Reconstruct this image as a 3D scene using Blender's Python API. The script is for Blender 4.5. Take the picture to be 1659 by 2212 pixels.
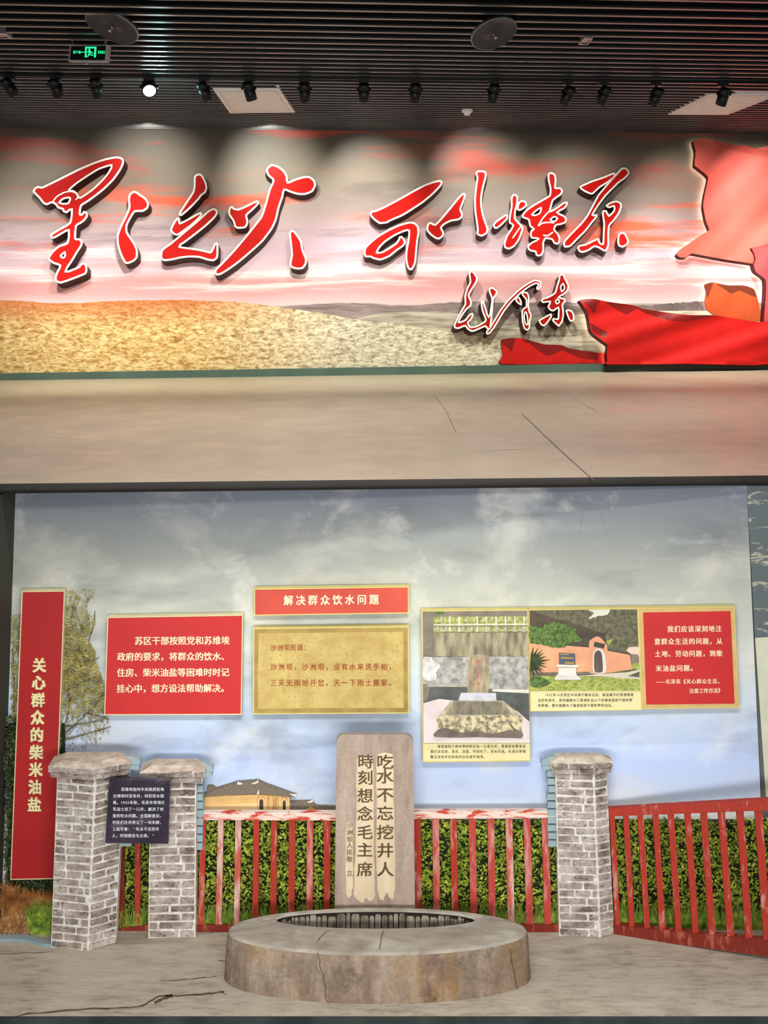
import bpy, math, random
from mathutils import Vector, Matrix
from mathutils.geometry import tessellate_polygon, delaunay_2d_cdt
R = random.Random(7)
SC = bpy.context.scene
COL = SC.collection
for o in list(bpy.data.objects): bpy.data.objects.remove(o)

# ---------------------------------------------------------------- camera, world, lights
F, CX, HY, ZC = 3300.0, 829.5, 470.0, 5.133      # focal length in photo pixels, optical axis, eye height above the lower floor
HF, HC = 1.888, 1.04                              # eye above the gallery floor, ceiling above the eye
ZF, ZCEIL = ZC - HF, ZC + HC
cam = bpy.data.cameras.new('camera'); co = bpy.data.objects.new('camera', cam); COL.objects.link(co)
co.location = (0, 0, ZC); co.rotation_euler = (math.pi/2, 0, 0)
cam.lens = F/2212*36; cam.sensor_width = 36; cam.shift_y = -(1106-HY)/2212; cam.clip_end = 200
SC.camera = co
SC.view_settings.view_transform = 'Standard'; SC.view_settings.look = 'None'
SC.view_settings.gamma = 1; SC.view_settings.exposure = 0.0
try: SC.view_settings.use_curve_mapping = False
except Exception: pass

def S(r, g, b):
    f = lambda c: (c/12.92 if c <= .04045 else ((c+.055)/1.055)**2.4)
    return (f(r/255), f(g/255), f(b/255), 1)
w = bpy.data.worlds.new('world'); SC.world = w; w.use_nodes = True
w.node_tree.nodes['Background'].inputs[0].default_value = (.95, .97, 1, 1)
w.node_tree.nodes['Background'].inputs[1].default_value = .26

def look(o, tgt):
    o.rotation_euler = (Vector(tgt)-o.location).to_track_quat('-Z', 'Y').to_euler()
def area(name, loc, tgt, power, sx, sy, col=(1, 1, 1), spread=180):
    l = bpy.data.lights.new(name, 'AREA'); l.energy = power; l.shape = 'RECTANGLE'; l.size = sx; l.size_y = sy; l.color = col
    l.spread = math.radians(spread)
    o = bpy.data.objects.new(name, l); COL.objects.link(o); o.location = loc; look(o, tgt); return o
def spot(name, loc, tgt, power, ang, blend=.8, r=.05, col=(1, 1, 1)):
    l = bpy.data.lights.new(name, 'SPOT'); l.energy = power; l.spot_size = math.radians(ang); l.spot_blend = blend
    l.shadow_soft_size = r; l.color = col
    o = bpy.data.objects.new(name, l); COL.objects.link(o); o.location = loc; look(o, tgt); return o

def at(px, py, Y): return Vector(((px-CX)/F*Y, Y, ZC-(py-HY)/F*Y))
def gnd(px, py, z=0.0): return at(px, py, (ZC-z)*F/(py-HY))
U0 = Vector(((0-CX)/F*HF*F/351, HF*F/351)); U1 = Vector(((1659-CX)/F*HF*F/327, HF*F/327))
UD = (U1-U0).normalized(); UN = Vector((UD.y, -UD.x))
def upw(px, py, off=0.0):                         # a point off metres in front of the upper wall
    k = (px-CX)/F
    return at(px, py, (off+UN.dot(U0))/(UN.x*k+UN.y))
def updepth(px, py, off): return upw(px, py, off)
def ceilp(px, py, dz=0.0): return at(px, py, (HC+dz)*F/(HY-py))
DL = 11.2                                         # lower mural wall

# added area fills near the camera, out of view; spots below lack fixtures
area('hall_fill', (0, 3.0, ZC+2.2), upw(830, 600), 440, 5, 1.2, (1, .97, .93))
area('gallery_fill', (0, 2.2, 2.5), at(830, 1700, 10.8), 125, 4.5, .8, (1, .98, .94), 85)
for px, py, e, a, c in ((1010, 1290, 70, 15, (1, 1, .78)), (430, 1420, 46, 17, (1, .98, .92)), (1420, 1460, 44, 17, (.96, .98, 1)), (700, 1500, 40, 17, (.97, 1, .92)), (1100, 1640, 30, 17, (.94, .97, 1)), (560, 1640, 30, 17, (.94, .97, 1))):
    spot('mural_spot', at(px, 480, 5.2)+Vector((0, 0, .5)), at(px, py, DL), e*7, a, 1, .06, c)
for px, py, e, a, c in ((90, 420, 60, 70, (1, .98, .92)), (320, 350, 90, 68, (1, .99, .92)), (590, 350, 150, 62, (.97, 1, .93)), (800, 395, 160, 62, (1, 1, .95)), (1038, 370, 140, 62, (1, 1, .95)),
                        (1240, 430, 70, 70, (1, .98, .93)), (1480, 450, 80, 70, (1, .97, .93)), (1640, 430, 150, 66, (1, .93, .9)), (250, 560, 60, 60, (1, .95, .9)), (700, 600, 60, 60, (1, .95, .92)), (1440, 640, 105, 60, (1, .96, .9)), (1640, 700, 100, 60, (1, .95, .9))):
    p = upw(px, 288, 1.3); p.z = ZCEIL-.06
    spot('added_wall_wash', p, upw(px, py+25, 0), e*1.15, a, 1, .03, c)  # spots added close to the wall for its light pools, no fixtures
for px in (40, 320, 600, 880, 1160, 1440, 1700):
    p = upw(px, 288, 1.9); p.z = ZCEIL-.08
    spot('added_floor_wash', p, upw(px, 760, .2), 290, 80, 1, .04, (.98, 1, .84))  # added spots brightening the floor by the wall, no fixtures
    p = p+Vector((UN.x, UN.y, 0))*1.8; spot('added_floor_wash', p, p-Vector((0, -.2, 2)), 110, 110, 1, .04, (1, .98, .9))
for px in (150, 600, 1060, 1510):
    for py, e in ((150, 130), (215, 100)):
        p = ceilp(px, py, -.12); spot('added_floor_spot', p, p-Vector((0, -.3, 2)), e, 125, 1, .05, (1, .97, .92))  # added downward spots to brighten the gallery floor, no fixtures

# ---------------------------------------------------------------- helpers
def tag(o, label=None, cat=None, group=None, kind=None):
    if label: o['label'] = label
    if cat: o['category'] = cat
    if group: o['group'] = group
    if kind: o['kind'] = kind
    return o
def empty(name, loc, label, cat, group=None):
    o = bpy.data.objects.new(name, None); COL.objects.link(o); o.location = loc; o.empty_display_size = .1
    return tag(o, label, cat, group)
def wloc(o):
    v = Vector((0, 0, 0))
    while o is not None: v += o.location; o = o.parent
    return v
class MB:
    def __init__(s): s.v = []; s.f = []; s.m = []; s.sm = []
    def add(s, vs, fs, m=0, smooth=False):
        b = len(s.v); s.v += [Vector(v) for v in vs]
        for f in fs: s.f.append([i+b for i in f]); s.m.append(m); s.sm.append(smooth)
    def box(s, c, d, m=0, rot=None):
        c = Vector(c); hx, hy, hz = d[0]/2, d[1]/2, d[2]/2
        vs = [Vector((x, y, z)) for x in (-hx, hx) for y in (-hy, hy) for z in (-hz, hz)]
        if rot is not None: vs = [rot @ v for v in vs]
        s.add([c+v for v in vs], [(0, 1, 3, 2), (4, 6, 7, 5), (0, 4, 5, 1), (2, 3, 7, 6), (0, 2, 6, 4), (1, 5, 7, 3)], m)
    def hexa(s, f4, b4, m=0, ms=None):               # four front points, four back points
        s.add(list(f4)+list(b4), [(0, 1, 2, 3)], m)
        s.add(list(f4)+list(b4), [(7, 6, 5, 4), (0, 4, 5, 1), (1, 5, 6, 2), (2, 6, 7, 3), (3, 7, 4, 0)], m if ms is None else ms)
    def tube(s, a, b, r0, r1=None, n=10, m=0, caps=True, smooth=True):
        a, b = Vector(a), Vector(b); r1 = r0 if r1 is None else r1
        z = (b-a).normalized(); x = z.orthogonal().normalized(); y = z.cross(x)
        vs = []
        for p, r in ((a, r0), (b, r1)):
            for i in range(n):
                t = 2*math.pi*i/n; vs.append(p+x*r*math.cos(t)+y*r*math.sin(t))
        s.add(vs, [(i, (i+1) % n, n+(i+1) % n, n+i) for i in range(n)], m, smooth)
        if caps: s.add(vs, [tuple(range(n-1, -1, -1)), tuple(range(n, 2*n))], m)
    def lathe(s, o, axis, prof, n=28, m=0, smooth=True):   # prof: (radius, height along axis)
        o = Vector(o); z = Vector(axis).normalized(); x = z.orthogonal().normalized(); y = z.cross(x)
        vs = []; k = len(prof)
        for r, h in prof:
            for i in range(n):
                t = 2*math.pi*i/n; vs.append(o+z*h+x*r*math.cos(t)+y*r*math.sin(t))
        fs = [(j*n+i, j*n+(i+1) % n, (j+1)*n+(i+1) % n, (j+1)*n+i) for j in range(k-1) for i in range(n)]
        s.add(vs, fs, m, smooth)
    def path(s, pts, r, n=6, m=0):
        for a, b in zip(pts, pts[1:]): s.tube(a, b, r, r, n, m)
    def build(s, name, mats, parent=None, origin=None, weld=False):
        me = bpy.data.meshes.new(name)
        if parent is not None: org = wloc(parent)
        else: org = Vector(origin) if origin is not None else Vector((0, 0, 0))
        me.from_pydata([v-org for v in s.v], [], s.f)
        if not isinstance(mats, (list, tuple)): mats = [mats]
        for mt in mats: me.materials.append(mt)
        me.polygons.foreach_set('material_index', s.m)
        me.polygons.foreach_set('use_smooth', s.sm)
        me.validate(); me.update()
        o = bpy.data.objects.new(name, me); COL.objects.link(o)
        if parent is not None: o.parent = parent
        else: o.location = org
        return o

def node(nt, t, x=0, **kw):
    n = nt.nodes.new(t)
    for k, v in kw.items(): setattr(n, k, v)
    return n
def ramp(nt, stops):
    n = nt.nodes.new('ShaderNodeValToRGB'); e = n.color_ramp.elements
    while len(e) > 1: e.remove(e[-1])
    e[0].position = stops[0][0]; e[0].color = stops[0][1]
    for p, c in stops[1:]:
        x = e.new(p); x.color = c
    return n
def mapped(nt, scale, loc=(0, 0, 0)):
    tc = node(nt, 'ShaderNodeTexCoord'); mp = node(nt, 'ShaderNodeMapping')
    mp.inputs['Scale'].default_value = scale; mp.inputs['Location'].default_value = loc
    nt.links.new(tc.outputs['Object'], mp.inputs['Vector']); return mp
def noise(nt, scale=(1, 1, 1), s=1.0, detail=4, rough=.55, dist=0, loc=(0, 0, 0)):
    mp = mapped(nt, scale, loc); n = node(nt, 'ShaderNodeTexNoise')
    n.inputs['Scale'].default_value = s; n.inputs['Detail'].default_value = detail
    n.inputs['Roughness'].default_value = rough; n.inputs['Distortion'].default_value = dist
    nt.links.new(mp.outputs[0], n.inputs['Vector']); return n
def mix(nt, fac, a, b, mode='MIX'):
    n = node(nt, 'ShaderNodeMix', data_type='RGBA', blend_type=mode)
    for sock, v in ((n.inputs[0], fac), (n.inputs[6], a), (n.inputs[7], b)):
        if isinstance(v, bpy.types.NodeSocket): nt.links.new(v, sock)
        else: sock.default_value = v
    return n.outputs[2]
def newmat(name, rough=.6, spec=.3, metal=0):
    m = bpy.data.materials.new(name); m.use_nodes = True
    b = m.node_tree.nodes['Principled BSDF']
    b.inputs['Roughness'].default_value = rough; b.inputs['Metallic'].default_value = metal
    b.inputs['Specular IOR Level'].default_value = spec
    return m, m.node_tree, b
def mat(name, c1, c2=None, s=8, scale=(1, 1, 1), rough=.6, spec=.3, metal=0, detail=4, lo=.35, hi=.65, bump=0, bs=None, c3=None, s3=3, lo3=.5, hi3=.7, scale3=(1, 1, 1)):
    m, nt, b = newmat(name, rough, spec, metal)
    if c2 is None: c2 = tuple(x*.88 for x in c1[:3])+(1,)
    n = noise(nt, scale, s, detail); r = ramp(nt, [(lo, c2), (hi, c1)])
    nt.links.new(n.outputs[0], r.inputs[0]); out = r.outputs[0]
    if c3 is not None:
        n3 = noise(nt, scale3, s3, 5, .6, loc=(3.1, 1.7, 5.3)); r3 = ramp(nt, [(lo3, (0, 0, 0, 1)), (hi3, (1, 1, 1, 1))])
        nt.links.new(n3.outputs[0], r3.inputs[0]); out = mix(nt, r3.outputs[0], out, c3)
    nt.links.new(out, b.inputs['Base Color'])
    if bump:
        nb = noise(nt, scale, bs or s*2, 6, .6); bp = node(nt, 'ShaderNodeBump')
        bp.inputs['Strength'].default_value = bump; bp.inputs['Distance'].default_value = .02
        nt.links.new(nb.outputs[0], bp.inputs['Height']); nt.links.new(bp.outputs[0], b.inputs['Normal'])
    return m
def emit(name, c, st):
    m, nt, b = newmat(name)
    b.inputs['Base Color'].default_value = c; b.inputs['Emission Color'].default_value = c; b.inputs['Emission Strength'].default_value = st
    return m

# ---------------------------------------------------------------- lettering from the built-in typeface
_fc = bpy.data.curves.new('glyph_source', 'FONT'); _fo = bpy.data.objects.new('glyph_source', _fc); COL.objects.link(_fo)
_gc = {}
def glyph(ch, bold, ext):
    k = (ch, bold, ext)
    if k not in _gc:
        _fc.body = ch; _fc.offset = bold; _fc.extrude = ext; _fc.resolution_u = 3
        bpy.context.view_layer.update()
        dg = bpy.context.evaluated_depsgraph_get()
        me = bpy.data.meshes.new_from_object(_fo.evaluated_get(dg))
        _gc[k] = ([v.co.copy() for v in me.vertices], [tuple(p.vertices) for p in me.polygons]); bpy.data.meshes.remove(me)
    return _gc[k]
def put(mb, ch, cx, cy, sz, pos, bold=.012, ext=0.0, sx=1.0, ox=.5, m=0, skew=0.0):
    """one character centred at photo point (cx, cy), sz photo pixels tall; pos maps a photo point to the board"""
    vs, fs = glyph(ch, 0.0, ext/ (sz/300.0) if ext else 0.0)
    if not vs: return
    for j, (bx, by) in enumerate(((0, 0),) if bold < .006 else ((-bold, -bold*.6), (bold, -bold*.6), (bold, bold*.6), (-bold, bold*.6))):   # heavier strokes
        out = []
        for v in vs:
            x = cx+(v.x+bx-ox)*sz*sx; y = cy-(v.y+by-.37)*sz+(v.x-ox)*sz*skew
            p = pos(x, y); out.append(p+Vector((0, -v.z*sz/300.0-.0005*j, 0)))
        mb.add(out, fs, m)
def line(mb, text, x0, y0, x1, y1, sz, pos, bold=.012, sx=.95, ext=0, m=0, n=None):
    """text from the centre of its first cell at (x0,y0) towards the centre of the last at (x1,y1)"""
    adv = [.56 if ord(c) < 128 else 1.0 for c in text]; tot = sum(adv)-.5*(adv[0]+adv[-1]); u = 0
    if n: tot = n-1
    for i, c in enumerate(text):
        if i: u += .5*(adv[i-1]+adv[i])
        t = u/max(tot, 1e-6)
        if c in ' \u3000': continue
        ox = .5 if ord(c) > 0x2fff else (.3 if ord(c) < 128 else .2)
        put(mb, c, x0+(x1-x0)*t, y0+(y1-y0)*t, sz, pos, bold, ext, sx, ox, m)

# ---------------------------------------------------------------- outline helpers
def area2(p): return sum(a[0]*b[1]-b[0]*a[1] for a, b in zip(p, p[1:]+p[:1]))
def smooth(p, k=4, closed=True):
    n = len(p); out = []
    for i in range(n if closed else n-1):
        if closed: p0, p1, p2, p3 = p[i-1], p[i], p[(i+1) % n], p[(i+2) % n]
        else: p0, p1, p2, p3 = p[max(i-1, 0)], p[i], p[i+1], p[min(i+2, n-1)]
        for j in range(k):
            t = j/k; a = [0, 0]
            for q in (0, 1):
                a[q] = .5*(2*p1[q]+(p2[q]-p0[q])*t*.9+(2*p0[q]-5*p1[q]+4*p2[q]-p3[q])*t*t*.9+(3*p1[q]-p0[q]-3*p2[q]+p3[q])*t*t*t*.9)
                lin = p1[q]+(p2[q]-p1[q])*t
                a[q] = .65*a[q]+.35*lin
            out.append(tuple(a))
    if not closed: out.append(tuple(p[-1]))
    return out
def ccw(p): return p if area2(p) > 0 else p[::-1]
def inset(p, d):
    n = len(p); out = []
    for i in range(n):
        a, b, c = p[i-1], p[i], p[(i+1) % n]
        e1 = Vector((b[0]-a[0], b[1]-a[1])); e2 = Vector((c[0]-b[0], c[1]-b[1]))
        if e1.length < 1e-6: e1 = e2
        if e2.length < 1e-6: e2 = e1
        n1 = Vector((-e1.y, e1.x)).normalized(); n2 = Vector((-e2.y, e2.x)).normalized()
        m = (n1+n2)
        m = m.normalized() if m.length > 1e-4 else n1
        k = min(1/max(m.dot(n1), .6), 1.5)
        out.append((b[0]+m.x*d*k, b[1]+m.y*d*k))
    return out
def fill(mb, loops, pos, m=0):
    ls = [[Vector((x, y, 0)) for x, y in l] for l in loops]
    tri = tessellate_polygon(ls); flat = [q for l in loops for q in l]
    mb.add([pos(*q) for q in flat], [tuple(t) for t in tri], m)
def sides(mb, loop, pf, pb, m=0):
    n = len(loop); vs = [pf(*q) for q in loop]+[pb(*q) for q in loop]
    mb.add(vs, [(i, (i+1) % n, n+(i+1) % n, n+i) for i in range(n)], m)
def slab_px(mb, pts, Yf, Yb, m=0, ms=None):
    """a flat board cut to an outline of photo points, standing between two depths"""
    pf = lambda x, y: at(x, y, Yf)
    def pb(x, y): v = at(x, y, Yf); v.y = Yb; return v
    fill(mb, [pts], pf, m); sides(mb, pts, pf, pb, m if ms is None else ms); fill(mb, [pts], pb, m if ms is None else ms)

# ---------------------------------------------------------------- materials of the setting
M = {}
M['dark'] = mat('black_ceiling_void', S(12, 12, 13), rough=.9)
M['slat'] = mat('black_metal_slat', S(13, 13, 13), rough=.45, spec=.3)
M['slat_lit_edge'] = mat('slat_lower_edge_lit', S(84, 82, 80), S(62, 60, 58), s=1.5, scale=(1, .3, .3), rough=.35, spec=.5, metal=.2)  # lighter tone paints in the light caught by the slat undersides
M['black'] = mat('black_fitting', S(18, 17, 16), rough=.4, spec=.35)
M['white_panel'] = mat('white_access_panel', S(248, 240, 236), rough=.6)
M['grey_metal'] = mat('brushed_metal', S(170, 165, 160), rough=.35, metal=.7)
M['trim_green'] = mat('grey_green_skirting', S(92, 112, 102), S(80, 100, 92), s=2, rough=.5)
M['trim_dark'] = mat('dark_grey_green_skirting', S(58, 64, 56), rough=.5)
M['kerb_dark'] = mat('dark_green_edge_trim', S(58, 70, 66), S(38, 46, 44), s=3, rough=.4)
# gallery floor
def floor_mat():
    m, nt, b = newmat('polished_concrete', .34, .16)
    n = noise(nt, (1, .6, 1), 1.1, 6, .6); r = ramp(nt, [(.3, S(164, 150, 132)), (.55, S(172, 159, 141)), (.75, S(179, 167, 149))])
    nt.links.new(n.outputs[0], r.inputs[0])
    n2 = noise(nt, (.25, 1.5, 1), 6, 6, .7); r2 = ramp(nt, [(.62, (0, 0, 0, 1)), (.72, (.35, .35, .35, 1))])
    nt.links.new(n2.outputs[0], r2.inputs[0])
    c = mix(nt, r2.outputs[0], r.outputs[0], S(204, 194, 176))
    nt.links.new(c, b.inputs['Base Color'])
    n3 = noise(nt, (1, 1, 1), 2.5, 5); r3 = ramp(nt, [(.3, (.28, .28, .28, 1)), (.7, (.5, .5, .5, 1))])
    nt.links.new(n3.outputs[0], r3.inputs[0]); nt.links.new(r3.outputs[0], b.inputs['Roughness'])
    return m
M['floor'] = floor_mat()
M['floor_seam'] = mat('floor_crack', S(104, 90, 78), rough=.8)
M['nosing'] = mat('slab_nosing', S(40, 36, 32), S(30, 27, 24), s=2, rough=.6)

# ---------------------------------------------------------------- upper gallery: floor, ceiling, wall
mb = MB()
fl, fr = gnd(-520, 1050.6, ZF), gnd(2180, 1021.3, ZF)
def upxy(s, off): p = U0+UD*s+UN*off; return p
bl, br = upxy(-4, -.05), upxy(14, -.05)
top = [Vector((fl.x, fl.y, ZF)), Vector((fr.x, fr.y, ZF)), Vector((br.x, br.y, ZF)), Vector((bl.x, bl.y, ZF))]
mb.add(top, [(0, 1, 2, 3)], 0)
nz = [(0, 0), (-.014, -.005), (-.022, -.02), (-.024, -.045), (-.016, -.062), (0, -.07), (.35, -.07)]     # rounded nosing along the slab edge
ed = (fr-fl); ed.z = 0; ed.normalize(); back = Vector((-ed.y, ed.x, 0))
vs = []
for a, b in nz:
    for p in (fl, fr): vs.append(Vector((p.x, p.y, ZF))+back*a+Vector((0, 0, b)))
mb.add(vs, [(2*i, 2*i+2, 2*i+3, 2*i+1) for i in range(len(nz)-1)], 1, True)
for pts, wd in (([(1127, 893), (1165, 930), (1200, 963), (1240, 1000), (1283, 1038)], .006), ([(940, 855), (965, 890), (985, 935)], .003),
                ([(1030, 977), (1080, 972), (1150, 970)], .003), ([(1235, 857), (1290, 890)], .003), ([(60, 950), (130, 945), (200, 950)], .002)):
    for a, b in zip(pts, pts[1:]):
        p, q = gnd(*a, z=ZF+.001), gnd(*b, z=ZF+.001); d = (q-p); d.z = 0; nn = Vector((-d.y, d.x, 0)).normalized()*wd
        mb.add([p-nn, p+nn, q+nn, q-nn], [(0, 1, 2, 3)], 2)
tag(mb.build('floor', [M['floor'], M['nosing'], M['floor_seam']]), kind='structure')

mb = MB()                                            # baffle ceiling, slats run along the wall
YN = -12.6
ang = math.atan2(UD.y, UD.x); rz = Matrix.Rotation(ang, 3, 'Z')
cmid = U0+UD*4.9
k = 0; off = .12
while off < 12.6:
    p = cmid+UN*off
    wd = .05
    mb.box((p.x, p.y, ZCEIL+.07), (18, wd, .125), 0, rz)
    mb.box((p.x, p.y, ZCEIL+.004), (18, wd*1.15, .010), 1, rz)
    off += .29
p = cmid+UN*6.3
mb.box((p.x, p.y, ZCEIL+.22), (18, 13.2, .02), 2, rz)
tag(mb.build('ceiling', [M['slat'], M['slat_lit_edge'], M['dark']]), kind='structure')

mb = MB()
wz = ZCEIL+.25
a, b = upxy(-4, -.02), upxy(14, -.02); a2, b2 = upxy(-4, -.12), upxy(14, -.12)
mb.hexa([Vector((a.x, a.y, ZF)), Vector((b.x, b.y, ZF)), Vector((b.x, b.y, wz)), Vector((a.x, a.y, wz))],
        [Vector((a2.x, a2.y, ZF)), Vector((b2.x, b2.y, ZF)), Vector((b2.x, b2.y, wz)), Vector((a2.x, a2.y, wz))])
tag(mb.build('wall_back', mat('plain_wall', S(140, 130, 120), rough=.8)), kind='structure')

# the printed mural of the upper wall
def upper_sky():
    m, nt, b = newmat('printed_red_sky', .5, .25)
    zh = upw(830, 655).z; zt = upw(830, 285).z
    mp = mapped(nt, (1, 1, 1)); sep = node(nt, 'ShaderNodeSeparateXYZ'); nt.links.new(mp.outputs[0], sep.inputs[0])
    wv = noise(nt, (.35, .35, 1.2), 1.1, 3)
    ma = node(nt, 'ShaderNodeMapRange'); ma.inputs[1].default_value = zh; ma.inputs[2].default_value = zt
    nt.links.new(sep.outputs[2], ma.inputs[0])
    sb = node(nt, 'ShaderNodeMath', operation='MULTIPLY_ADD'); nt.links.new(wv.outputs[0], sb.inputs[0]); sb.inputs[1].default_value = .16; 
    a2_ = node(nt, 'ShaderNodeMath', operation='SUBTRACT'); nt.links.new(ma.outputs[0], a2_.inputs[0]); a2_.inputs[1].default_value = .08
    nt.links.new(a2_.outputs[0], sb.inputs[2])
    r = ramp(nt, [(0, S(226, 190, 192)), (.06, S(218, 160, 164)), (.13, S(214, 150, 150)), (.2, S(222, 190, 200)), (.30, S(202, 172, 186)), (.38, S(186, 160, 166)),
                  (.5, S(168, 146, 142)), (.62, S(156, 140, 128)), (.76, S(136, 124, 108)), (.9, S(104, 94, 80)), (1, S(80, 72, 62))])
    nt.links.new(sb.outputs[0], r.inputs[0]); c = r.outputs[0]
    # orange red streaks, middle and high; white wisps low; dark grey bands
    for sc, s_, lo, hi, col, zlo, zhi, loc in (((.30, .30, 2.8), 1.5, .52, .66, S(232, 104, 76), .25, .70, (0, 0, 0)),
                                          ((.22, .22, 1.5), 1.3, .55, .70, S(190, 70, 56), .72, 1.1, (4.3, 0, 2.1)),
                                          ((.25, .25, 4.5), 1.6, .52, .68, S(246, 232, 232), .02, .36, (7, 0, 3.3)),
                                          ((.28, .28, 2.2), 1.7, .56, .72, S(128, 116, 118), .3, .62, (2, 0, 9.1)),
                                          ((.3, .3, 1.2), 1.2, .56, .74, S(92, 84, 72), .62, 1.1, (12, 0, 6.1))):
        n = noise(nt, sc, s_, 6, .6, .3, loc); rr = ramp(nt, [(lo, (0, 0, 0, 1)), (hi, (1, 1, 1, 1))]); nt.links.new(n.outputs[0], rr.inputs[0])
        w_ = .1; band = ramp(nt, [(max(zlo-w_, 0), (0, 0, 0, 1)), (min(max(zlo+w_, .001), 1), (1, 1, 1, 1)), (min(zhi-w_, .999), (1, 1, 1, 1)), (min(zhi+w_, 1), (0, 0, 0, 1) if zhi < 1 else (1, 1, 1, 1))])
        nt.links.new(ma.outputs[0], band.inputs[0])
        mu = mix(nt, 1.0, rr.outputs[0], band.outputs[0], 'MULTIPLY'); c = mix(nt, mu, c, col)
    nt.links.new(c, b.inputs['Base Color']); return m
def grass_print():
    m, nt, b = newmat('printed_dry_grass', .6, .1)
    n = noise(nt, (1, 1, 2.4), 12, 8, .75, .6); r = ramp(nt, [(.36, S(150, 106, 62)), (.45, S(204, 158, 98)), (.54, S(238, 206, 146)), (.66, S(250, 234, 190))])
    nt.links.new(n.outputs[0], r.inputs[0])
    r2 = ramp(nt, [(.36, S(132, 116, 100)), (.45, S(186, 172, 150)), (.54, S(226, 214, 190)), (.66, S(246, 240, 222))]); nt.links.new(n.outputs[0], r2.inputs[0])
    mp = mapped(nt, (1, 1, 1)); sep = node(nt, 'ShaderNodeSeparateXYZ'); nt.links.new(mp.outputs[0], sep.inputs[0])
    mr = node(nt, 'ShaderNodeMapRange'); mr.inputs[1].default_value = upw(420, 700).x; mr.inputs[2].default_value = upw(760, 700).x; nt.links.new(sep.outputs[0], mr.inputs[0])
    c = mix(nt, mr.outputs[0], r.outputs[0], r2.outputs[0])
    mz = node(nt, 'ShaderNodeMapRange'); mz.inputs[1].default_value = upw(300, 712).z; mz.inputs[2].default_value = upw(300, 655).z; nt.links.new(sep.outputs[2], mz.inputs[0])
    mz2 = node(nt, 'ShaderNodeMapRange'); mz2.inputs[1].default_value = upw(650, 700).x; mz2.inputs[2].default_value = upw(400, 700).x; nt.links.new(sep.outputs[0], mz2.inputs[0])
    mm = node(nt, 'ShaderNodeMath', operation='MULTIPLY'); nt.links.new(mz.outputs[0], mm.inputs[0]); nt.links.new(mz2.outputs[0], mm.inputs[1])
    m3 = node(nt, 'ShaderNodeMath', operation='MULTIPLY'); nt.links.new(mm.outputs[0], m3.inputs[0]); m3.inputs[1].default_value = .75
    c = mix(nt, m3.outputs[0], c, S(196, 96, 50))
    nt.links.new(c, b.inputs['Base Color']); return m
M['far_hill'] = mat('printed_far_hills', S(168, 146, 146), S(130, 112, 110), s=5, scale=(.4, .4, 2.5), rough=.55, c3=S(110, 96, 92), s3=6, scale3=(.4, .4, 3))
M['mid_hill'] = mat('printed_middle_hills', S(206, 196, 178), S(146, 132, 118), s=7, scale=(.35, .35, 3), rough=.55, detail=8, c3=S(96, 84, 76), s3=4, lo3=.55, hi3=.66, scale3=(.3, .3, 3))
M['tree_line'] = mat('printed_tree_line', S(118, 102, 100), S(92, 80, 80), s=14, rough=.6)
M['sky_up'] = upper_sky(); M['grass_print'] = grass_print()
mb = MB()
fill(mb, [[(-220, 262), (1880, 274), (1880, 796), (-220, 822)]], lambda x, y: upw(x, y, .0), 0)
def layer(pts, m, off): fill(mb, [pts], lambda x, y: upw(x, y, off), m)
jit = lambda pts, a: [(x, y+R.uniform(-a, a)) for x, y in pts]
layer([(560, 664)]+jit(smooth([(640, 660), (720, 655), (800, 656), (880, 660), (960, 654), (1040, 652), (1120, 656), (1200, 650), (1290, 656), (1880, 655)], 5, False), 1)+[(1880, 796), (560, 800)], 1, .0015)
layer(jit(smooth([(1180, 664), (1300, 658), (1390, 660), (1450, 656), (1500, 651), (1560, 652), (1880, 655)], 12, False), 1.5)+[(1880, 680), (1180, 675)], 4, .0022)
layer(smooth([(760, 690), (830, 676), (930, 672), (1010, 680), (1100, 690), (1200, 684), (1300, 676), (1420, 672), (1880, 668)], 4, False)+[(1880, 796), (760, 805)], 2, .003)
layer(jit(smooth([(-220, 644), (-30, 648), (40, 650), (110, 655), (180, 654), (260, 650), (370, 648), (470, 650), (540, 655), (610, 664), (690, 676), (770, 690), (860, 700), (960, 715), (1040, 728), (1130, 745), (1200, 760)], 6, False), .6)+[(1300, 800), (-220, 822)], 3, .0045)
tag(mb.build('wall_mural', [M['sky_up'], M['far_hill'], M['mid_hill'], M['grass_print'], M['tree_line']]),
    'long printed mural of a red sunset sky over dry grass hills, behind the raised calligraphy', 'mural')

mb = MB()                                            # skirting under the mural
def skirt(x0, y0, x1, y1, h0, h1, o0, o1, m):
    f4 = [upw(x0, y0+h0, o1), upw(x1, y1+h1, o1), upw(x1, y1, o1), upw(x0, y0, o1)]
    f4[0].z = f4[1].z = ZF
    b4 = [p+Vector((-UN.x, -UN.y, 0))*(o1+.02) for p in f4]
    mb.hexa(f4, b4, m)
skirt(-60, 808, 1312, 785.5, 14, 16, 0, .05, 0)
skirt(1308, 787, 1720, 781, 15, 15, 0, .12, 1)
tag(mb.build('baseboard_back', [M['trim_green'], M['trim_dark']]), kind='structure')

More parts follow.
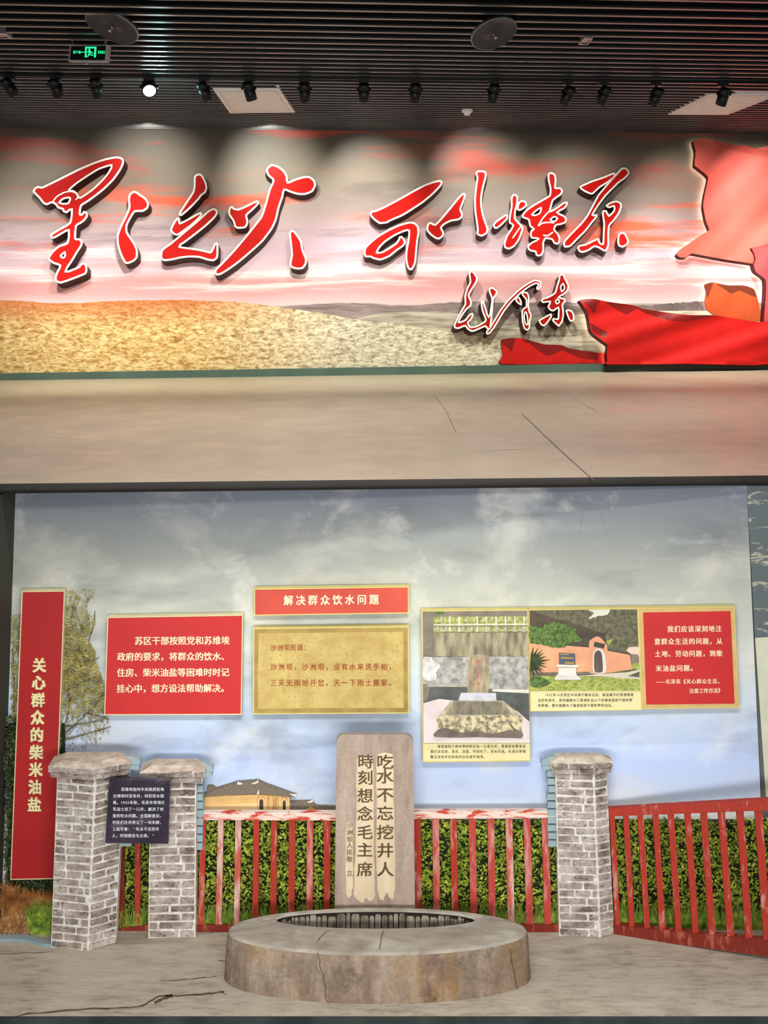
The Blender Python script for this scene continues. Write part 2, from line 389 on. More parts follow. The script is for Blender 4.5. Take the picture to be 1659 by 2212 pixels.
# ---------------------------------------------------------------- raised calligraphy
M['red'] = mat('glossy_red_letter_face', S(198, 26, 18), S(186, 22, 16), s=1.2, rough=.4, spec=.12)
M['red_dark'] = mat('dark_red_letter_face', S(172, 24, 20), S(160, 22, 20), s=1.2, rough=.4, spec=.12)
M['maroon'] = mat('dark_maroon_letter_side', S(70, 32, 30), S(56, 26, 25), s=3, rough=.5)
M['white_edge'] = mat('white_letter_edging', S(250, 250, 240), S(244, 244, 234), rough=.5)
def Z(ox, oy, k): return lambda pts: [(ox+x/k, oy+y/k) for x, y in pts]
A = Z(40, 300, 4.608); B = Z(330, 320, 4.366); C5 = Z(770, 340, 5.53); D6 = Z(1040, 340, 4.879); E7 = Z(950, 570, 4.879)
def stroke_outline(pts):                            # (x, y, half width) centre line -> outline
    l, r = [], []
    for i, (x, y, h) in enumerate(pts):
        a = pts[max(i-1, 0)]; b = pts[min(i+1, len(pts)-1)]
        d = Vector((b[0]-a[0], b[1]-a[1])).normalized(); n = Vector((-d.y, d.x))*h
        l.append((x+n.x, y+n.y)); r.append((x-n.x, y-n.y))
    a, b = pts[0], pts[1]; d0 = Vector((a[0]-b[0], a[1]-b[1])).normalized()*pts[0][2]
    a, b = pts[-1], pts[-2]; d1 = Vector((a[0]-b[0], a[1]-b[1])).normalized()*pts[-1][2]
    return l+[(pts[-1][0]+d1.x, pts[-1][1]+d1.y)]+r[::-1]+[(pts[0][0]+d0.x, pts[0][1]+d0.y)]
CHARS = [
 ('large red brush character with looping roof stroke, leftmost of the slogan', 'slogan', 4.2, [
   (A([(140,520),(160,485),(195,468),(235,475),(330,430),(480,355),(600,295),(740,235),(860,195),(960,175),(1010,178),(1045,200),(1050,240),(1020,310),(950,410),(860,500),(760,580),(690,630),(630,670),(618,740),(625,745),(650,718),(685,730),(690,770),(660,815),(620,845),(582,870),(572,985),(610,990),(640,1025),(632,1065),(590,1130),(540,1215),(478,1312),(560,1285),(600,1265),(615,1240),(655,1232),(682,1260),(684,1320),(665,1350),(580,1385),(500,1415),(420,1440),(375,1425),(358,1390),(375,1330),(405,1265),(350,1245),(300,1210),(292,1180),(330,1120),(400,1060),(480,1030),(492,920),(430,950),(380,980),(340,995),(315,975),(320,945),(400,895),(505,830),(522,712),(480,740),(440,725),(435,705),(390,690),(365,655),(330,640),(285,660),(245,645),(200,590),(155,545)]),
    [A([(515,506),(580,450),(690,375),(800,308),(918,270),(890,330),(825,410),(730,500),(615,578),(596,555),(566,520),(540,508)]), A([(418,630),(450,602),(500,592),(505,600),(490,632),(450,638)]), A([(430,1165),(455,1140),(452,1168),(440,1174)])],
    [A([(345,620),(380,575),(450,535),(520,522),(570,540),(592,580),(570,605)])])]),
 ('red brush character like a single bent dot, second of the slogan', 'slogan', 4.2, [
   (A([(1090,600),(1100,550),(1140,518),(1180,525),(1220,555),(1270,590),(1298,640),(1290,690),(1240,725),(1160,730),(1120,790),(1085,860),(1085,925),(1120,980),(1165,1050),(1187,1110),(1185,1180),(1150,1220),(1090,1245),(1055,1235),(1010,1150),(980,1050),(978,960),(1010,870),(1060,770),(1095,680)]), [], [])]),
 ('red brush character zigzagging to a long flat foot, third of the slogan', 'slogan', 4.0, [
   (B([(390,265),(430,238),(465,250),(500,310),(515,370),(500,420),(460,450),(440,480),(370,555),(310,610),(270,640),(245,630),(250,605),(310,510),(370,420),(385,370)]), [], []),
   (B([(165,760),(200,690),(230,655),(255,670),(260,700),(330,665),(400,625),(450,602),(468,625),(440,665),(370,730),(290,790),(235,825),(195,815),(172,790)]), [], []),
   (B([(70,1020),(80,960),(120,925),(170,890),(300,780),(420,680),(520,590),(570,565),(605,580),(612,620),(580,665),(500,740),(400,820),(300,895),(262,925),(400,945),(480,960),(540,975),(560,945),(580,900),(600,888),(618,905),(618,1000),(610,1040),(575,1065),(520,1060),(440,1035),(350,1030),(260,1040),(180,1058),(110,1065),(80,1050)]), [], [])]),
 ('tall red brush character with a long sweeping tail, fourth of the slogan', 'slogan', 4.0, [
   (B([(712,590),(725,555),(750,545),(770,565),(810,570),(870,545),(950,505),(990,493),(1005,515),(990,540),(940,590),(890,635),(900,680),(895,725),(870,755),(800,760),(770,740),(755,690),(715,630)]), [], []),
   (B([(1068,215),(1080,180),(1120,150),(1180,165),(1235,205),(1270,260),(1278,315),(1340,290),(1420,265),(1480,265),(1525,300),(1540,350),(1510,410),(1440,440),(1370,440),(1300,420),(1245,400),(1230,460),(1195,560),(1170,670),(1130,760),(1040,880),(920,990),(800,1090),(700,1160),(640,1195),(600,1200),(582,1175),(590,1140),(660,1070),(780,940),(880,820),(960,720),(1020,640),(1060,520),(1095,390),(1130,305),(1085,260)]), [], []),
   (B([(1285,810),(1300,775),(1330,775),(1370,820),(1405,880),(1420,960),(1452,1040),(1450,1090),(1420,1135),(1370,1145),(1310,1130),(1288,1095),(1305,1010),(1295,900)]), [], [])]),
 ('red brush character with slanting bar above curled hook, fifth of the slogan', 'slogan', 3.8, [
   (C5([(160,680),(175,640),(230,630),(350,575),(500,495),(650,410),(800,330),(920,285),(1000,270),(1030,295),(1010,345),(920,440),(800,540),(680,620),(550,700),(400,765),(370,785),(280,795),(230,765),(180,720)]), [], []),
   (C5([(85,1140),(100,1075),(160,1010),(260,930),(380,860),(500,805),(620,770),(690,775),(740,820),(750,900),(735,1000),(720,1150),(710,1260),(670,1340),(635,1348),(605,1310),(585,1220),(590,1110),(610,1000),(620,882),(560,892),(460,938),(350,1010),(285,1075),(255,1130),(310,1120),(390,1075),(470,1020),(500,975),(510,945),(545,940),(575,975),(588,1020),(560,1065),(480,1120),(400,1185),(290,1230),(200,1212),(170,1195),(105,1190)]), [], [])]),
 ('red brush character of forked stroke beside tall bar, sixth of the slogan', 'slogan', 3.8, [
   (C5([(835,850),(850,790),(890,772),(940,795),(1030,700),(1130,580),(1220,470),(1270,425),(1300,432),(1305,460),(1280,540),(1250,620),(1272,680),(1262,720),(1220,750),(1130,765),(1060,800),(1020,840),(1045,895),(1040,940),(990,980),(940,970),(880,925),(845,885)]), [], []),
   (C5([(1420,190),(1450,155),(1530,160),(1555,190),(1550,250),(1520,360),(1500,470),(1500,580),(1520,690),(1555,790),(1575,860),(1560,910),(1500,945),(1450,930),(1430,900),(1440,870),(1430,780),(1410,650),(1405,500),(1420,350),(1435,240)]), [], [])]),
 ('dense red brush character of crossing strokes, seventh of the slogan', 'slogan', 3.6, [
   (D6([(120,715),(140,680),(200,635),(255,600),(280,610),(275,650),(220,710),(170,750),(135,748)]), [], []),
   (D6([(375,520),(390,470),(430,450),(470,465),(480,505),(450,540),(400,565),(375,550)]), [], []),
   (D6([(310,430),(330,390),(355,385),(385,410),(385,480),(365,560),(360,640),(400,690),(440,730),(435,780),(400,870),(350,940),(290,970),(245,955),(235,910),(260,830),(310,750),(325,715),(290,690),(290,630),(310,520)]), [], [D6([(330,848),(370,790),(410,735)])]),
   (D6([(700,170),(740,155),(780,180),(790,240),(785,315),(830,315),(860,350),(840,395),(760,455),(740,520),(730,560),(800,520),(860,475),(900,465),(912,490),(880,540),(810,580),(870,610),(900,645),(890,690),(840,710),(790,720),(775,760),(810,800),(830,850),(825,900),(800,920),(760,905),(740,870),(680,860),(660,900),(660,980),(640,1030),(600,1045),(570,1030),(565,1000),(520,990),(490,970),(485,930),(530,890),(590,860),(530,855),(510,820),(520,770),(540,755),(510,730),(500,700),(490,660),(430,635),(430,600),(470,550),(560,490),(680,420),(715,395),(720,330),(700,240)]),
    [D6([(545,600),(580,568),(622,540),(606,585),(565,602)]), D6([(738,655),(768,632),(790,645),(765,668)])],
    [D6([(600,720),(640,650),(700,580),(735,555)]), D6([(600,720),(650,690),(720,685),(760,690)]), D6([(655,820),(700,825),(750,790)])])]),
 ('red brush character with long slanting leg and dot, rightmost of the slogan', 'slogan', 3.6, [
   (D6([(1030,310),(1060,290),(1160,245),(1280,205),(1390,160),(1415,175),(1400,215),(1330,270),(1250,320),(1180,385),(1150,390),(1090,365),(1045,335)]), [], []),
   (D6([(1500,105),(1535,115),(1562,165),(1520,220),(1450,270),(1400,320),(1320,400),(1250,490),(1180,600),(1220,598),(1220,630),(1170,690),(1100,780),(1010,870),(940,940),(880,950),(860,925),(870,880),(940,800),(1040,700),(1110,610),(1170,500),(1230,390),(1330,270),(1420,170),(1470,115)]), [], []),
   (D6([(1310,505),(1350,475),(1420,455),(1470,475),(1480,520),(1455,590),(1400,670),(1355,720),(1345,800),(1345,920),(1320,985),(1290,990),(1240,960),(1190,945),(1130,985),(1070,1005),(1030,995),(1010,955),(1030,925),(1100,910),(1180,870),(1235,850),(1248,890),(1275,905),(1280,800),(1285,700),(1270,590),(1285,555),(1320,560),(1345,605),(1390,560),(1392,522),(1350,535),(1318,525)]), [], []),
   (D6([(1435,840),(1450,800),(1490,785),(1525,810),(1555,880),(1540,920),(1490,950),(1445,935),(1432,890)]), [], [])]),
 ('small red signature character of tangled loops, leftmost below the slogan', 'sig', 3.4, [
   (E7([(305,100),(330,70),(360,85),(398,140),(392,190),(350,260),(312,330),(338,400),(330,445),(290,480),(240,545),(208,608),(265,585),(310,530),(345,517),(357,540),(330,595),(305,620),(325,660),(390,650),(450,615),(478,590),(445,500),(430,410),(445,388),(465,400),(490,470),(515,550),(530,480),(545,370),(515,290),(525,250),(560,245),(608,285),(600,325),(572,370),(560,480),(548,600),(535,690),(500,690),(480,665),(440,680),(370,710),(330,715),(290,690),(265,660),(200,685),(160,680),(145,650),(180,570),(230,480),(262,420),(260,340),(285,250),(315,190)]), [], [])]),
 ('small red signature character with long arching sweep, middle below the slogan', 'sig', 3.2, [
   (E7(stroke_outline([(505,725,22),(545,680,24),(600,590,25),(660,490,25),(740,390,25),(850,285,25),(940,220,24),(1005,190,24),(1050,200,24),(1048,235,20),(1030,262,16)])), [], []),
   (E7([(795,370),(815,340),(840,350),(865,400),(860,440),(825,420),(800,395)]), [], []),
   (E7([(862,310),(885,292),(925,300),(945,350),(940,440),(950,500),(970,545),(955,600),(950,680),(920,705),(885,680),(865,600),(860,500),(885,460),(905,450),(905,380),(870,335)]), [E7([(903,515),(915,550),(922,632),(906,618),(896,560)])], [])]),
 ('small red signature character with two side dots, rightmost below the slogan', 'sig', 3.2, [
   (E7([(1255,130),(1275,105),(1310,110),(1325,150),(1360,220),(1355,280),(1310,325),(1265,350),(1320,365),(1325,400),(1300,430),(1310,530),(1295,610),(1255,662),(1225,640),(1185,600),(1195,570),(1240,575),(1245,530),(1245,470),(1200,500),(1160,490),(1135,450),(1155,405),(1090,412),(1065,390),(1080,365),(1150,340),(1210,300),(1230,230),(1250,170)]), [E7([(1282,245),(1298,218),(1308,255),(1288,282)]), E7([(1228,398),(1243,378),(1252,400),(1237,412)])], []),
   (E7([(1040,600),(1070,575),(1150,530),(1180,525),(1180,560),(1140,620),(1100,658),(1065,645)]), [], []),
   (E7([(1325,500),(1345,480),(1390,490),(1415,530),(1418,590),(1385,612),(1360,590)]), [], [])]),
]
for lab, kind, wdt, pieces in CHARS:
    xs = [x for pc in pieces for x, y in pc[0]]; ys = [y for pc in pieces for x, y in pc[0]]
    cx = (min(xs)+max(xs))/2
    root = empty('calligraphy_character', upw(cx, max(ys), .02), lab, 'raised lettering',
                 'red slogan characters on the mural' if kind == 'slogan' else 'red signature characters on the mural')
    FR = .13 if kind == 'slogan' else .15
    dx = (830-cx)*.0125; dx = max(-9, min(9, dx)); dy = 11 if kind == 'slogan' else 9  # back outline skewed; its downward shift shapes a drop shadow into the sides
    if kind == 'sig': dx -= 3
    for outer, holes, inner in pieces:
        o_ = ccw(smooth(outer)); hs = [ccw(smooth(h)) for h in holes]
        pf = lambda x, y: upw(x, y, FR)
        pb = lambda x, y: upw(x+dx, y+dy, .004)
        mb = MB(); fill(mb, [o_]+hs, pf, 0); sides(mb, o_, pf, pb, 1)
        for h in hs: sides(mb, h, pf, pb, 1)
        st = mb.build('stroke', [M['red'] if kind == 'slogan' else M['red_dark'], M['maroon']], root)
        eb = MB()
        for lp, d in [(o_, wdt)]+[(h, -wdt*.9) for h in hs]:
            q = inset(lp, d); n = len(lp)
            for off, flip in ((FR+.006, 0),):
                vs = [upw(*p, off) for p in lp]+[upw(*p, off) for p in q]
                eb.add(vs, [(i, (i+1) % n, n+(i+1) % n, n+i) for i in range(n)])
            sides(eb, lp, lambda x, y: upw(x, y, FR+.006), lambda x, y: upw(x, y, FR-.012))
            sides(eb, q, lambda x, y: upw(x, y, FR+.006), lambda x, y: upw(x, y, FR))
        for ln in inner:
            s_ = smooth(ln, 4, False); q = stroke_outline([(x, y, 1.5) for x, y in s_]); fill(eb, [q], lambda x, y: upw(x, y, FR+.0065))
        eb.build('white_edging', M['white_edge'], st)

# ---------------------------------------------------------------- red banner cut-outs on the right of the mural
G8 = Z(1230, 280, 3.867)
def inside(p, poly):
    x, y = p; c = False; n = len(poly)
    for i in range(n):
        x1, y1 = poly[i]; x2, y2 = poly[i-1]
        if (y1 > y) != (y2 > y) and x < (x2-x1)*(y-y1)/(y2-y1)+x1: c = not c
    return c
def flag(name, lab, outline, darks, mats, front, dx, dy, amp, halo, seed=0, step=9, fold=(.035, .02)):
    o_ = ccw(smooth(outline, 3)); rr = random.Random(seed)
    dk = [ccw(smooth(d, 3)) for d in darks]
    xs = [p[0] for p in o_]; ys = [p[1] for p in o_]
    pts = [Vector(p) for p in o_]; edges = [(i, (i+1) % len(o_)) for i in range(len(o_))]
    faces_in = [list(range(len(o_)))]
    for d in dk:
        b = len(pts); pts += [Vector(p) for p in d]; edges += [(b+i, b+(i+1) % len(d)) for i in range(len(d))]
    y = min(ys)
    while y < max(ys):
        x = min(xs)
        while x < max(xs):
            p = (x+rr.uniform(-2, 2), y+rr.uniform(-2, 2))
            if inside(p, o_): pts.append(Vector(p))
            x += step
        y += step
    vs, es, fs, *_ = delaunay_2d_cdt(pts, edges, [], 0, 1e-4)
    root = empty(name, upw(sum(xs)/len(xs), max(ys), .02), lab, 'banner', 'red banner cut-outs on the mural')
    def wave(x, y):
        u = x*fold[0]+y*fold[1]
        return amp*(math.sin(u+1.3*math.sin(y*.021+seed))+.5*math.sin(2.1*u+y*.03+seed*2))
    ring = {}
    mb = MB(); keep = []; mi = []
    for f in fs:
        c = ((vs[f[0]][0]+vs[f[1]][0]+vs[f[2]][0])/3, (vs[f[0]][1]+vs[f[1]][1]+vs[f[2]][1])/3)
        if not inside(c, o_): continue
        keep.append(tuple(f)); mi.append(1 if any(inside(c, d) for d in dk) else 0)
    W = [upw(v[0], v[1], front+wave(v[0], v[1])) for v in vs]
    for f, m in zip(keep, mi): pass
    b = len(mb.v); mb.v += W
    for f, m in zip(keep, mi): mb.f.append(list(f)); mb.m.append(m); mb.sm.append(True)
    mb.build('printed_face', mats[:2], root)
    sb = MB(); sides(sb, o_, lambda x, y: upw(x, y, front+wave(x, y)), lambda x, y: upw(x+dx, y+dy, halo), 0)
    sb.build('side_edge', mats[2], root)
    if halo > .01:                                   # light strip behind the board
        lb = MB(); q = inset(o_, 2.5); q2 = inset(o_, 5)
        n = len(q); f_ = lambda x, y: upw(x+dx, y+dy, halo-.008)
        lb.add([f_(*p) for p in q]+[f_(*p) for p in q2], [(i, (i+1) % n, n+(i+1) % n, n+i) for i in range(n)])
        lb.build('light_strip', M['strip'], root)
    return root
M['strip'] = emit('warm_light_strip', (1, .94, .76, 1), 16.0)
M['flag_pale'] = mat('lit_red_banner_print', S(236, 112, 98), S(226, 98, 84), s=1.2, rough=.6, spec=.2)  # strong light on the red print painted in as pale salmon
M['flag_lit_fold'] = mat('lit_red_banner_fold_print', S(212, 88, 74), rough=.6)
M['flag_red'] = mat('bright_red_banner_print', S(212, 30, 28), S(196, 26, 24), s=1.5, rough=.6, spec=.2)
M['flag_fold'] = mat('deep_red_fold_print', S(136, 26, 24), S(120, 22, 22), s=2, rough=.4)
M['flag_orange'] = mat('orange_banner_print', S(210, 92, 50), S(196, 78, 42), s=3, rough=.45)
M['flag_brown'] = mat('brown_fold_print', S(128, 56, 36), S(112, 48, 32), s=3, rough=.5)
M['flag_pink'] = mat('pinkish_banner_print', S(226, 92, 104), S(214, 76, 86), s=1.5, rough=.4)
M['flag_pinkd'] = mat('mauve_fold_print', S(168, 92, 92), rough=.4)
M['flag_side'] = mat('dark_red_board_edge', S(88, 26, 22), S(72, 22, 20), s=3, rough=.5)
flag('banner_cutout', 'small red banner cut-out along the skirting, below the signature characters',
     E7([(645,805),(740,780),(870,785),(960,810),(1110,850),(1280,855),(1380,895),(1659,935),(1780,950),(1780,1050),(1659,1050),(660,1058),(665,960),(650,870)]),
     [E7([(648,803),(740,781),(800,783),(775,860),(760,930),(700,870),(655,850)]), E7([(880,790),(960,810),(1110,850),(1280,855),(1380,895),(1659,935),(1659,1010),(1500,1000),(1400,960),(1290,915),(1220,945),(1140,970),(1060,930),(970,860)])],
     [M['flag_red'], M['flag_fold'], M['flag_side']], .03, -1, 1, .006, .004, 1)
flag('banner_cutout', 'small orange banner cut-out with glowing edge above the long red banner',
     G8([(1125,1295),(1200,1275),(1330,1300),(1450,1300),(1540,1330),(1572,1410),(1592,1600),(1300,1575),(1200,1545),(1145,1500),(1130,1430),(1140,1350)]),
     [G8([(1128,1296),(1200,1276),(1180,1340),(1150,1410),(1140,1350)]), G8([(1230,1290),(1330,1301),(1450,1301),(1538,1332),(1560,1400),(1480,1370),(1420,1345),(1350,1370),(1290,1330)])],
     [M['flag_orange'], M['flag_brown'], M['flag_brown']], .07, -1, 1, .006, .045, 2)
flag('banner_cutout', 'huge pale red banner cut-out high on the right of the mural',
     G8([(1035,92),(1130,75),(1200,85),(1340,125),(1460,130),(1560,160),(1720,185),(1720,1160),(1520,1118),(1300,1085),(1085,1045),(1020,1035),(970,1068),(920,1065),(895,1040),(920,1005),(1000,950),(1100,880),(1168,838),(1140,760),(1118,640),(1130,540),(1160,405),(1130,365),(1060,310),(1045,290),(1055,180)]),
     [G8([(1200,88),(1340,126),(1460,131),(1560,161),(1720,186),(1720,235),(1560,215),(1440,190),(1330,165),(1250,150)])],
     [M['flag_pale'], M['flag_lit_fold'], M['flag_side']], .10, -5, 5, .024, .05, 3, 12)
flag('banner_cutout', 'pinkish red banner cut-out at the right edge, behind the long red banner',
     G8([(1525,990),(1600,978),(1720,975),(1720,1620),(1635,1610),(1625,1590),(1640,1400),(1640,1255),(1560,1190),(1540,1130),(1555,1085),(1540,1030)]),
     [G8([(1540,1000),(1600,985),(1720,980),(1720,1020),(1640,1060),(1640,1150),(1580,1180),(1550,1130),(1570,1080)])],
     [M['flag_pink'], M['flag_pinkd'], M['flag_side']], .15, -9, 2, .012, .06, 4)
flag('banner_cutout', 'long bright red banner cut-out running low across the right corner of the mural',
     G8([(85,1425),(190,1412),(340,1440),(540,1468),(610,1495),(800,1525),(1000,1548),(1200,1550),(1400,1580),(1560,1605),(1720,1625),(1720,1955),(1000,1956),(330,1962),(318,1930),(312,1870),(322,1800),(270,1760),(185,1690),(165,1600),(150,1530),(110,1460)]),
     [G8([(90,1426),(190,1413),(262,1426),(225,1480),(215,1540),(160,1480)]), G8([(300,1436),(340,1441),(540,1469),(610,1496),(800,1526),(1000,1549),(1210,1551),(1120,1575),(960,1605),(860,1600),(740,1570),(640,1535),(560,1500),(480,1545),(400,1510)]), G8([(170,1610),(250,1660),(320,1690),(290,1740),(200,1690)])],
     [M['flag_red'], M['flag_fold'], M['flag_side']],   .20, -6, 4, .026, .08, 5, 11, (.02, .05))

# ---------------------------------------------------------------- ceiling fittings
def ceil_panel(lab, q, idx):
    root = empty('ceiling_access_panel', ceilp(*q[0]), lab, 'ceiling panel', 'white ceiling panels')
    P = [ceilp(x, y, -.008) for x, y in q]; mb = MB(); mb.hexa(P, [p+Vector((0, 0, .03)) for p in P]); mb.build('panel', M['white_panel'], root)
    c = sum(P, Vector())/4; I = [c+(p-c)*.87-Vector((0, 0, .002)) for p in P]; J = [c+(p-c)*.855-Vector((0, 0, .002)) for p in P]
    mb = MB(); mb.add(I+J, [(i, (i+1) % 4, 4+(i+1) % 4, 4+i) for i in range(4)]); mb.build('joint_line', M['grey_metal'], root)
ceil_panel('white ceiling panel left of centre, beyond the sixth track spotlight', [(497, 245), (637, 243), (603, 192), (460, 193)], 0)
ceil_panel('white ceiling panel at the right edge, beyond the last track spotlight', [(1443, 248), (1572, 248), (1690, 203), (1532, 204)], 1)

def vent(lab, q):
    P = [ceilp(x, y, -.01) for x, y in q]; c = sum(P, Vector())/4
    root = empty('ceiling_downlight', c, lab, 'ceiling light', 'small square downlights')
    mb = MB(); I = [c+(p-c)*.72 for p in P]
    mb.add(P+I, [(i, (i+1) % 4, 4+(i+1) % 4, 4+i) for i in range(4)])
    mb.add(P+[p+Vector((0, 0, .04)) for p in P], [(i, (i+1) % 4, 4+(i+1) % 4, 4+i) for i in range(4)]); mb.build('frame', M['grey_metal'], root)
    mb = MB(); mb.add([p+Vector((0, 0, .006)) for p in I], [(0, 1, 2, 3)]); mb.build('diffuser', mat('pinkish_diffuser', S(190, 160, 150), rough=.4), root)
vent('small square recessed ceiling light right of the second round disc', [(1249, 97), (1270, 97), (1281, 83), (1262, 82)])
vent('small square recessed ceiling light at the left edge of the ceiling', [(-22, 85), (28, 84), (12, 72), (-28, 73)])

M['disc'] = mat('brown_satin_disc', S(84, 68, 63), S(74, 60, 56), s=3, rough=.35, spec=.5)
M['chrome'] = mat('chrome', S(220, 220, 220), rough=.15, metal=.9)
def disc(lab, px, py, rp, ratio, tilt, Y):
    c = at(px, py, Y); r = rp/F*Y; t = math.radians(tilt)
    d = Vector((-math.sin(t), 0, -math.cos(t)))*math.sqrt(1-ratio**2)+Vector((0, -ratio, 0))
    d.normalize()
    root = empty('ceiling_disc', c-d*.06, lab, 'ceiling disc', 'round ceiling discs')
    mb = MB(); mb.lathe(c, d, [(.001, .012), (r*.1, .012), (r*.16, -.002), (r*.55, -.012), (r*.93, .0), (r*.99, .004)], 48, 0); mb.build('dish', M['disc'], root)
    mb = MB(); mb.lathe(c, d, [(r*.97, .006), (r, .006), (r*1.012, -.004), (r*.98, -.016), (r*.4, -.03), (.001, -.032)], 48, 0); mb.build('rim', M['grey_metal'], root)
    mb = MB(); mb.lathe(c, d, [(.001, .036), (.008, .034), (.011, .026), (.008, .018), (.012, .013), (.014, .008)], 16, 0); mb.build('centre_knob', M['chrome'], root)
    mb = MB(); p = c-d*.03; q = Vector((p.x, p.y, ZCEIL+.08)); 
    if q.z > p.z: mb.tube(p, q, .012); mb.build('stem', M['black'], root)
disc('brown round disc hanging from the ceiling above the exit sign', 241.5, 56.5, 61, .42, 20, 8.0)
disc('brown round disc hanging from the ceiling right of centre', 1067, 72, 52, .50, -20, 8.0)

# exit sign
Y = 9.0
root = empty('exit_sign', at(190, 134, Y), 'black exit sign with glowing green running man hanging from the ceiling', 'exit sign')
M['alu'] = mat('pale_sign_frame', S(206, 196, 190), rough=.45)
M['green'] = emit('glowing_green', (.02, .95, .35, 1), 1.1); M['sign_black'] = mat('black_sign_face', S(10, 16, 14), rough=.3)
f4 = [at(148, 133, Y), at(231, 134.5, Y), at(234, 97, Y), at(151, 97.5, Y)]
mb = MB(); mb.hexa(f4, [p+Vector((.008, .05, 0)) for p in f4]); mb.build('housing', M['alu'], root)
fa = [at(150.5, 129.5, Y-.002), at(226.5, 130, Y-.002), at(229, 99, Y-.002), at(153.5, 99.5, Y-.002)]
mb = MB(); mb.add(fa, [(0, 1, 2, 3)]); sf = mb.build('sign_face', M['sign_black'], root)
mb = MB(); sp = lambda x, y: at(x, y, Y-.004)
def gl(pts): fill(mb, [pts], sp)
gl([(183, 124), (184, 101), (208.5, 101), (207, 124), (203, 124), (204, 104.5), (187.5, 104.5), (187, 124)])   # doorway
gl([(191.5, 105.5), (194, 104.8), (195.3, 106.6), (194.3, 108.8), (191.8, 108.6), (190.8, 107)])           # head
gl([(191, 109), (196, 109.6), (199, 113), (202, 114), (201.5, 115.6), (198, 115), (196, 113), (194.8, 115.5), (197.5, 118), (201.5, 118.3), (201.5, 120.2), (196.6, 120), (193.6, 117.8), (191.5, 121.5), (188.8, 123.5), (187.6, 122), (189.8, 119.6), (191.4, 115.6), (191.8, 112), (189.8, 113.8), (188.6, 112.6)])
gl([(167.5, 112.7), (173, 108.8), (174, 110), (171.5, 111.8), (182, 111.8), (182, 113.6), (171.5, 113.6), (174, 115.4), (173, 116.6)])
for i, ch in enumerate('EXIT'): put(mb, ch, 159.2+i*2.3, 112.3, 8.5, sp, .02, 0, .42, .3)
for i, ch in enumerate('安全出口'): put(mb, ch, 213.3+i*4.0, 112.6, 7.4, sp, .01, 0, .52)
mb.build('sign_symbols', M['green'], sf)
mb = MB()
for x in (156, 228.5):
    mb = MB(); p = at(x, 98, Y+.02); mb.tube(p, (p.x, p.y, ZCEIL+.05), .003 if x < 200 else .007)
    mb.build('hanging_rod', M['grey_metal'], root)
mb = MB(); mb.tube(at(189, 133, Y+.01), at(187, 139, Y), .006); mb.build('pull_tab', M['alu'], root)

# smoke detector
p = ceilp(1009, 238); root = empty('smoke_detector', p, 'small white smoke detector on the slatted ceiling', 'smoke detector')
mb = MB(); mb.lathe(p, (0, 0, -1), [(.052, -.01), (.055, .012), (.05, .022), (.036, .026)], 24); mb.build('base', M['white_panel'], root)
mb = MB(); mb.lathe(p, (0, 0, -1), [(.034, .026), (.03, .046), (.02, .052), (.001, .053)], 20); mb.build('sensor_cap', M['white_panel'], root)

# track and spotlights
tl, tr = at(-140, 158-1.5, HC*F/(470-156.5)), at(1800, 176, HC*F/(470-176))
mb = MB(); tl.z = tr.z = ZCEIL-.012
td = (tr-tl).normalized()
mb.tube(tl, tr, .016, n=4, smooth=False)
tag(mb.build('lighting_track', M['black'], origin=tl), 'long black lighting track carrying the spotlights under the ceiling slats', 'lighting track')
SP = [(20, 188, 32, 0), (121, 190, 18, 0), (208, 190, 12, 0), (322, 190, 30, 1), (441, 197, 22, 0), (539, 197, 14, 0), (658, 199, 2, 0), (786, 200, 0, 0), (897, 201, -4, 0), (1066, 202, -10, 0),
      (1226, 206, -24, 0), (1304, 206, -20, 0), (1417, 209, -22, 0), (1562, 209, -14, 0)]
ORD = ['leftmost', 'second', 'third', 'fourth', 'fifth', 'sixth', 'seventh', 'eighth', 'ninth', 'tenth', 'eleventh', 'twelfth', 'thirteenth', 'rightmost']
M['lamp_on'] = emit('lit_lamp_lens', (.92, 1, 1, 1), 14.0)
M['lens_off'] = mat('dark_lens', S(60, 56, 52), rough=.15, spec=.6)
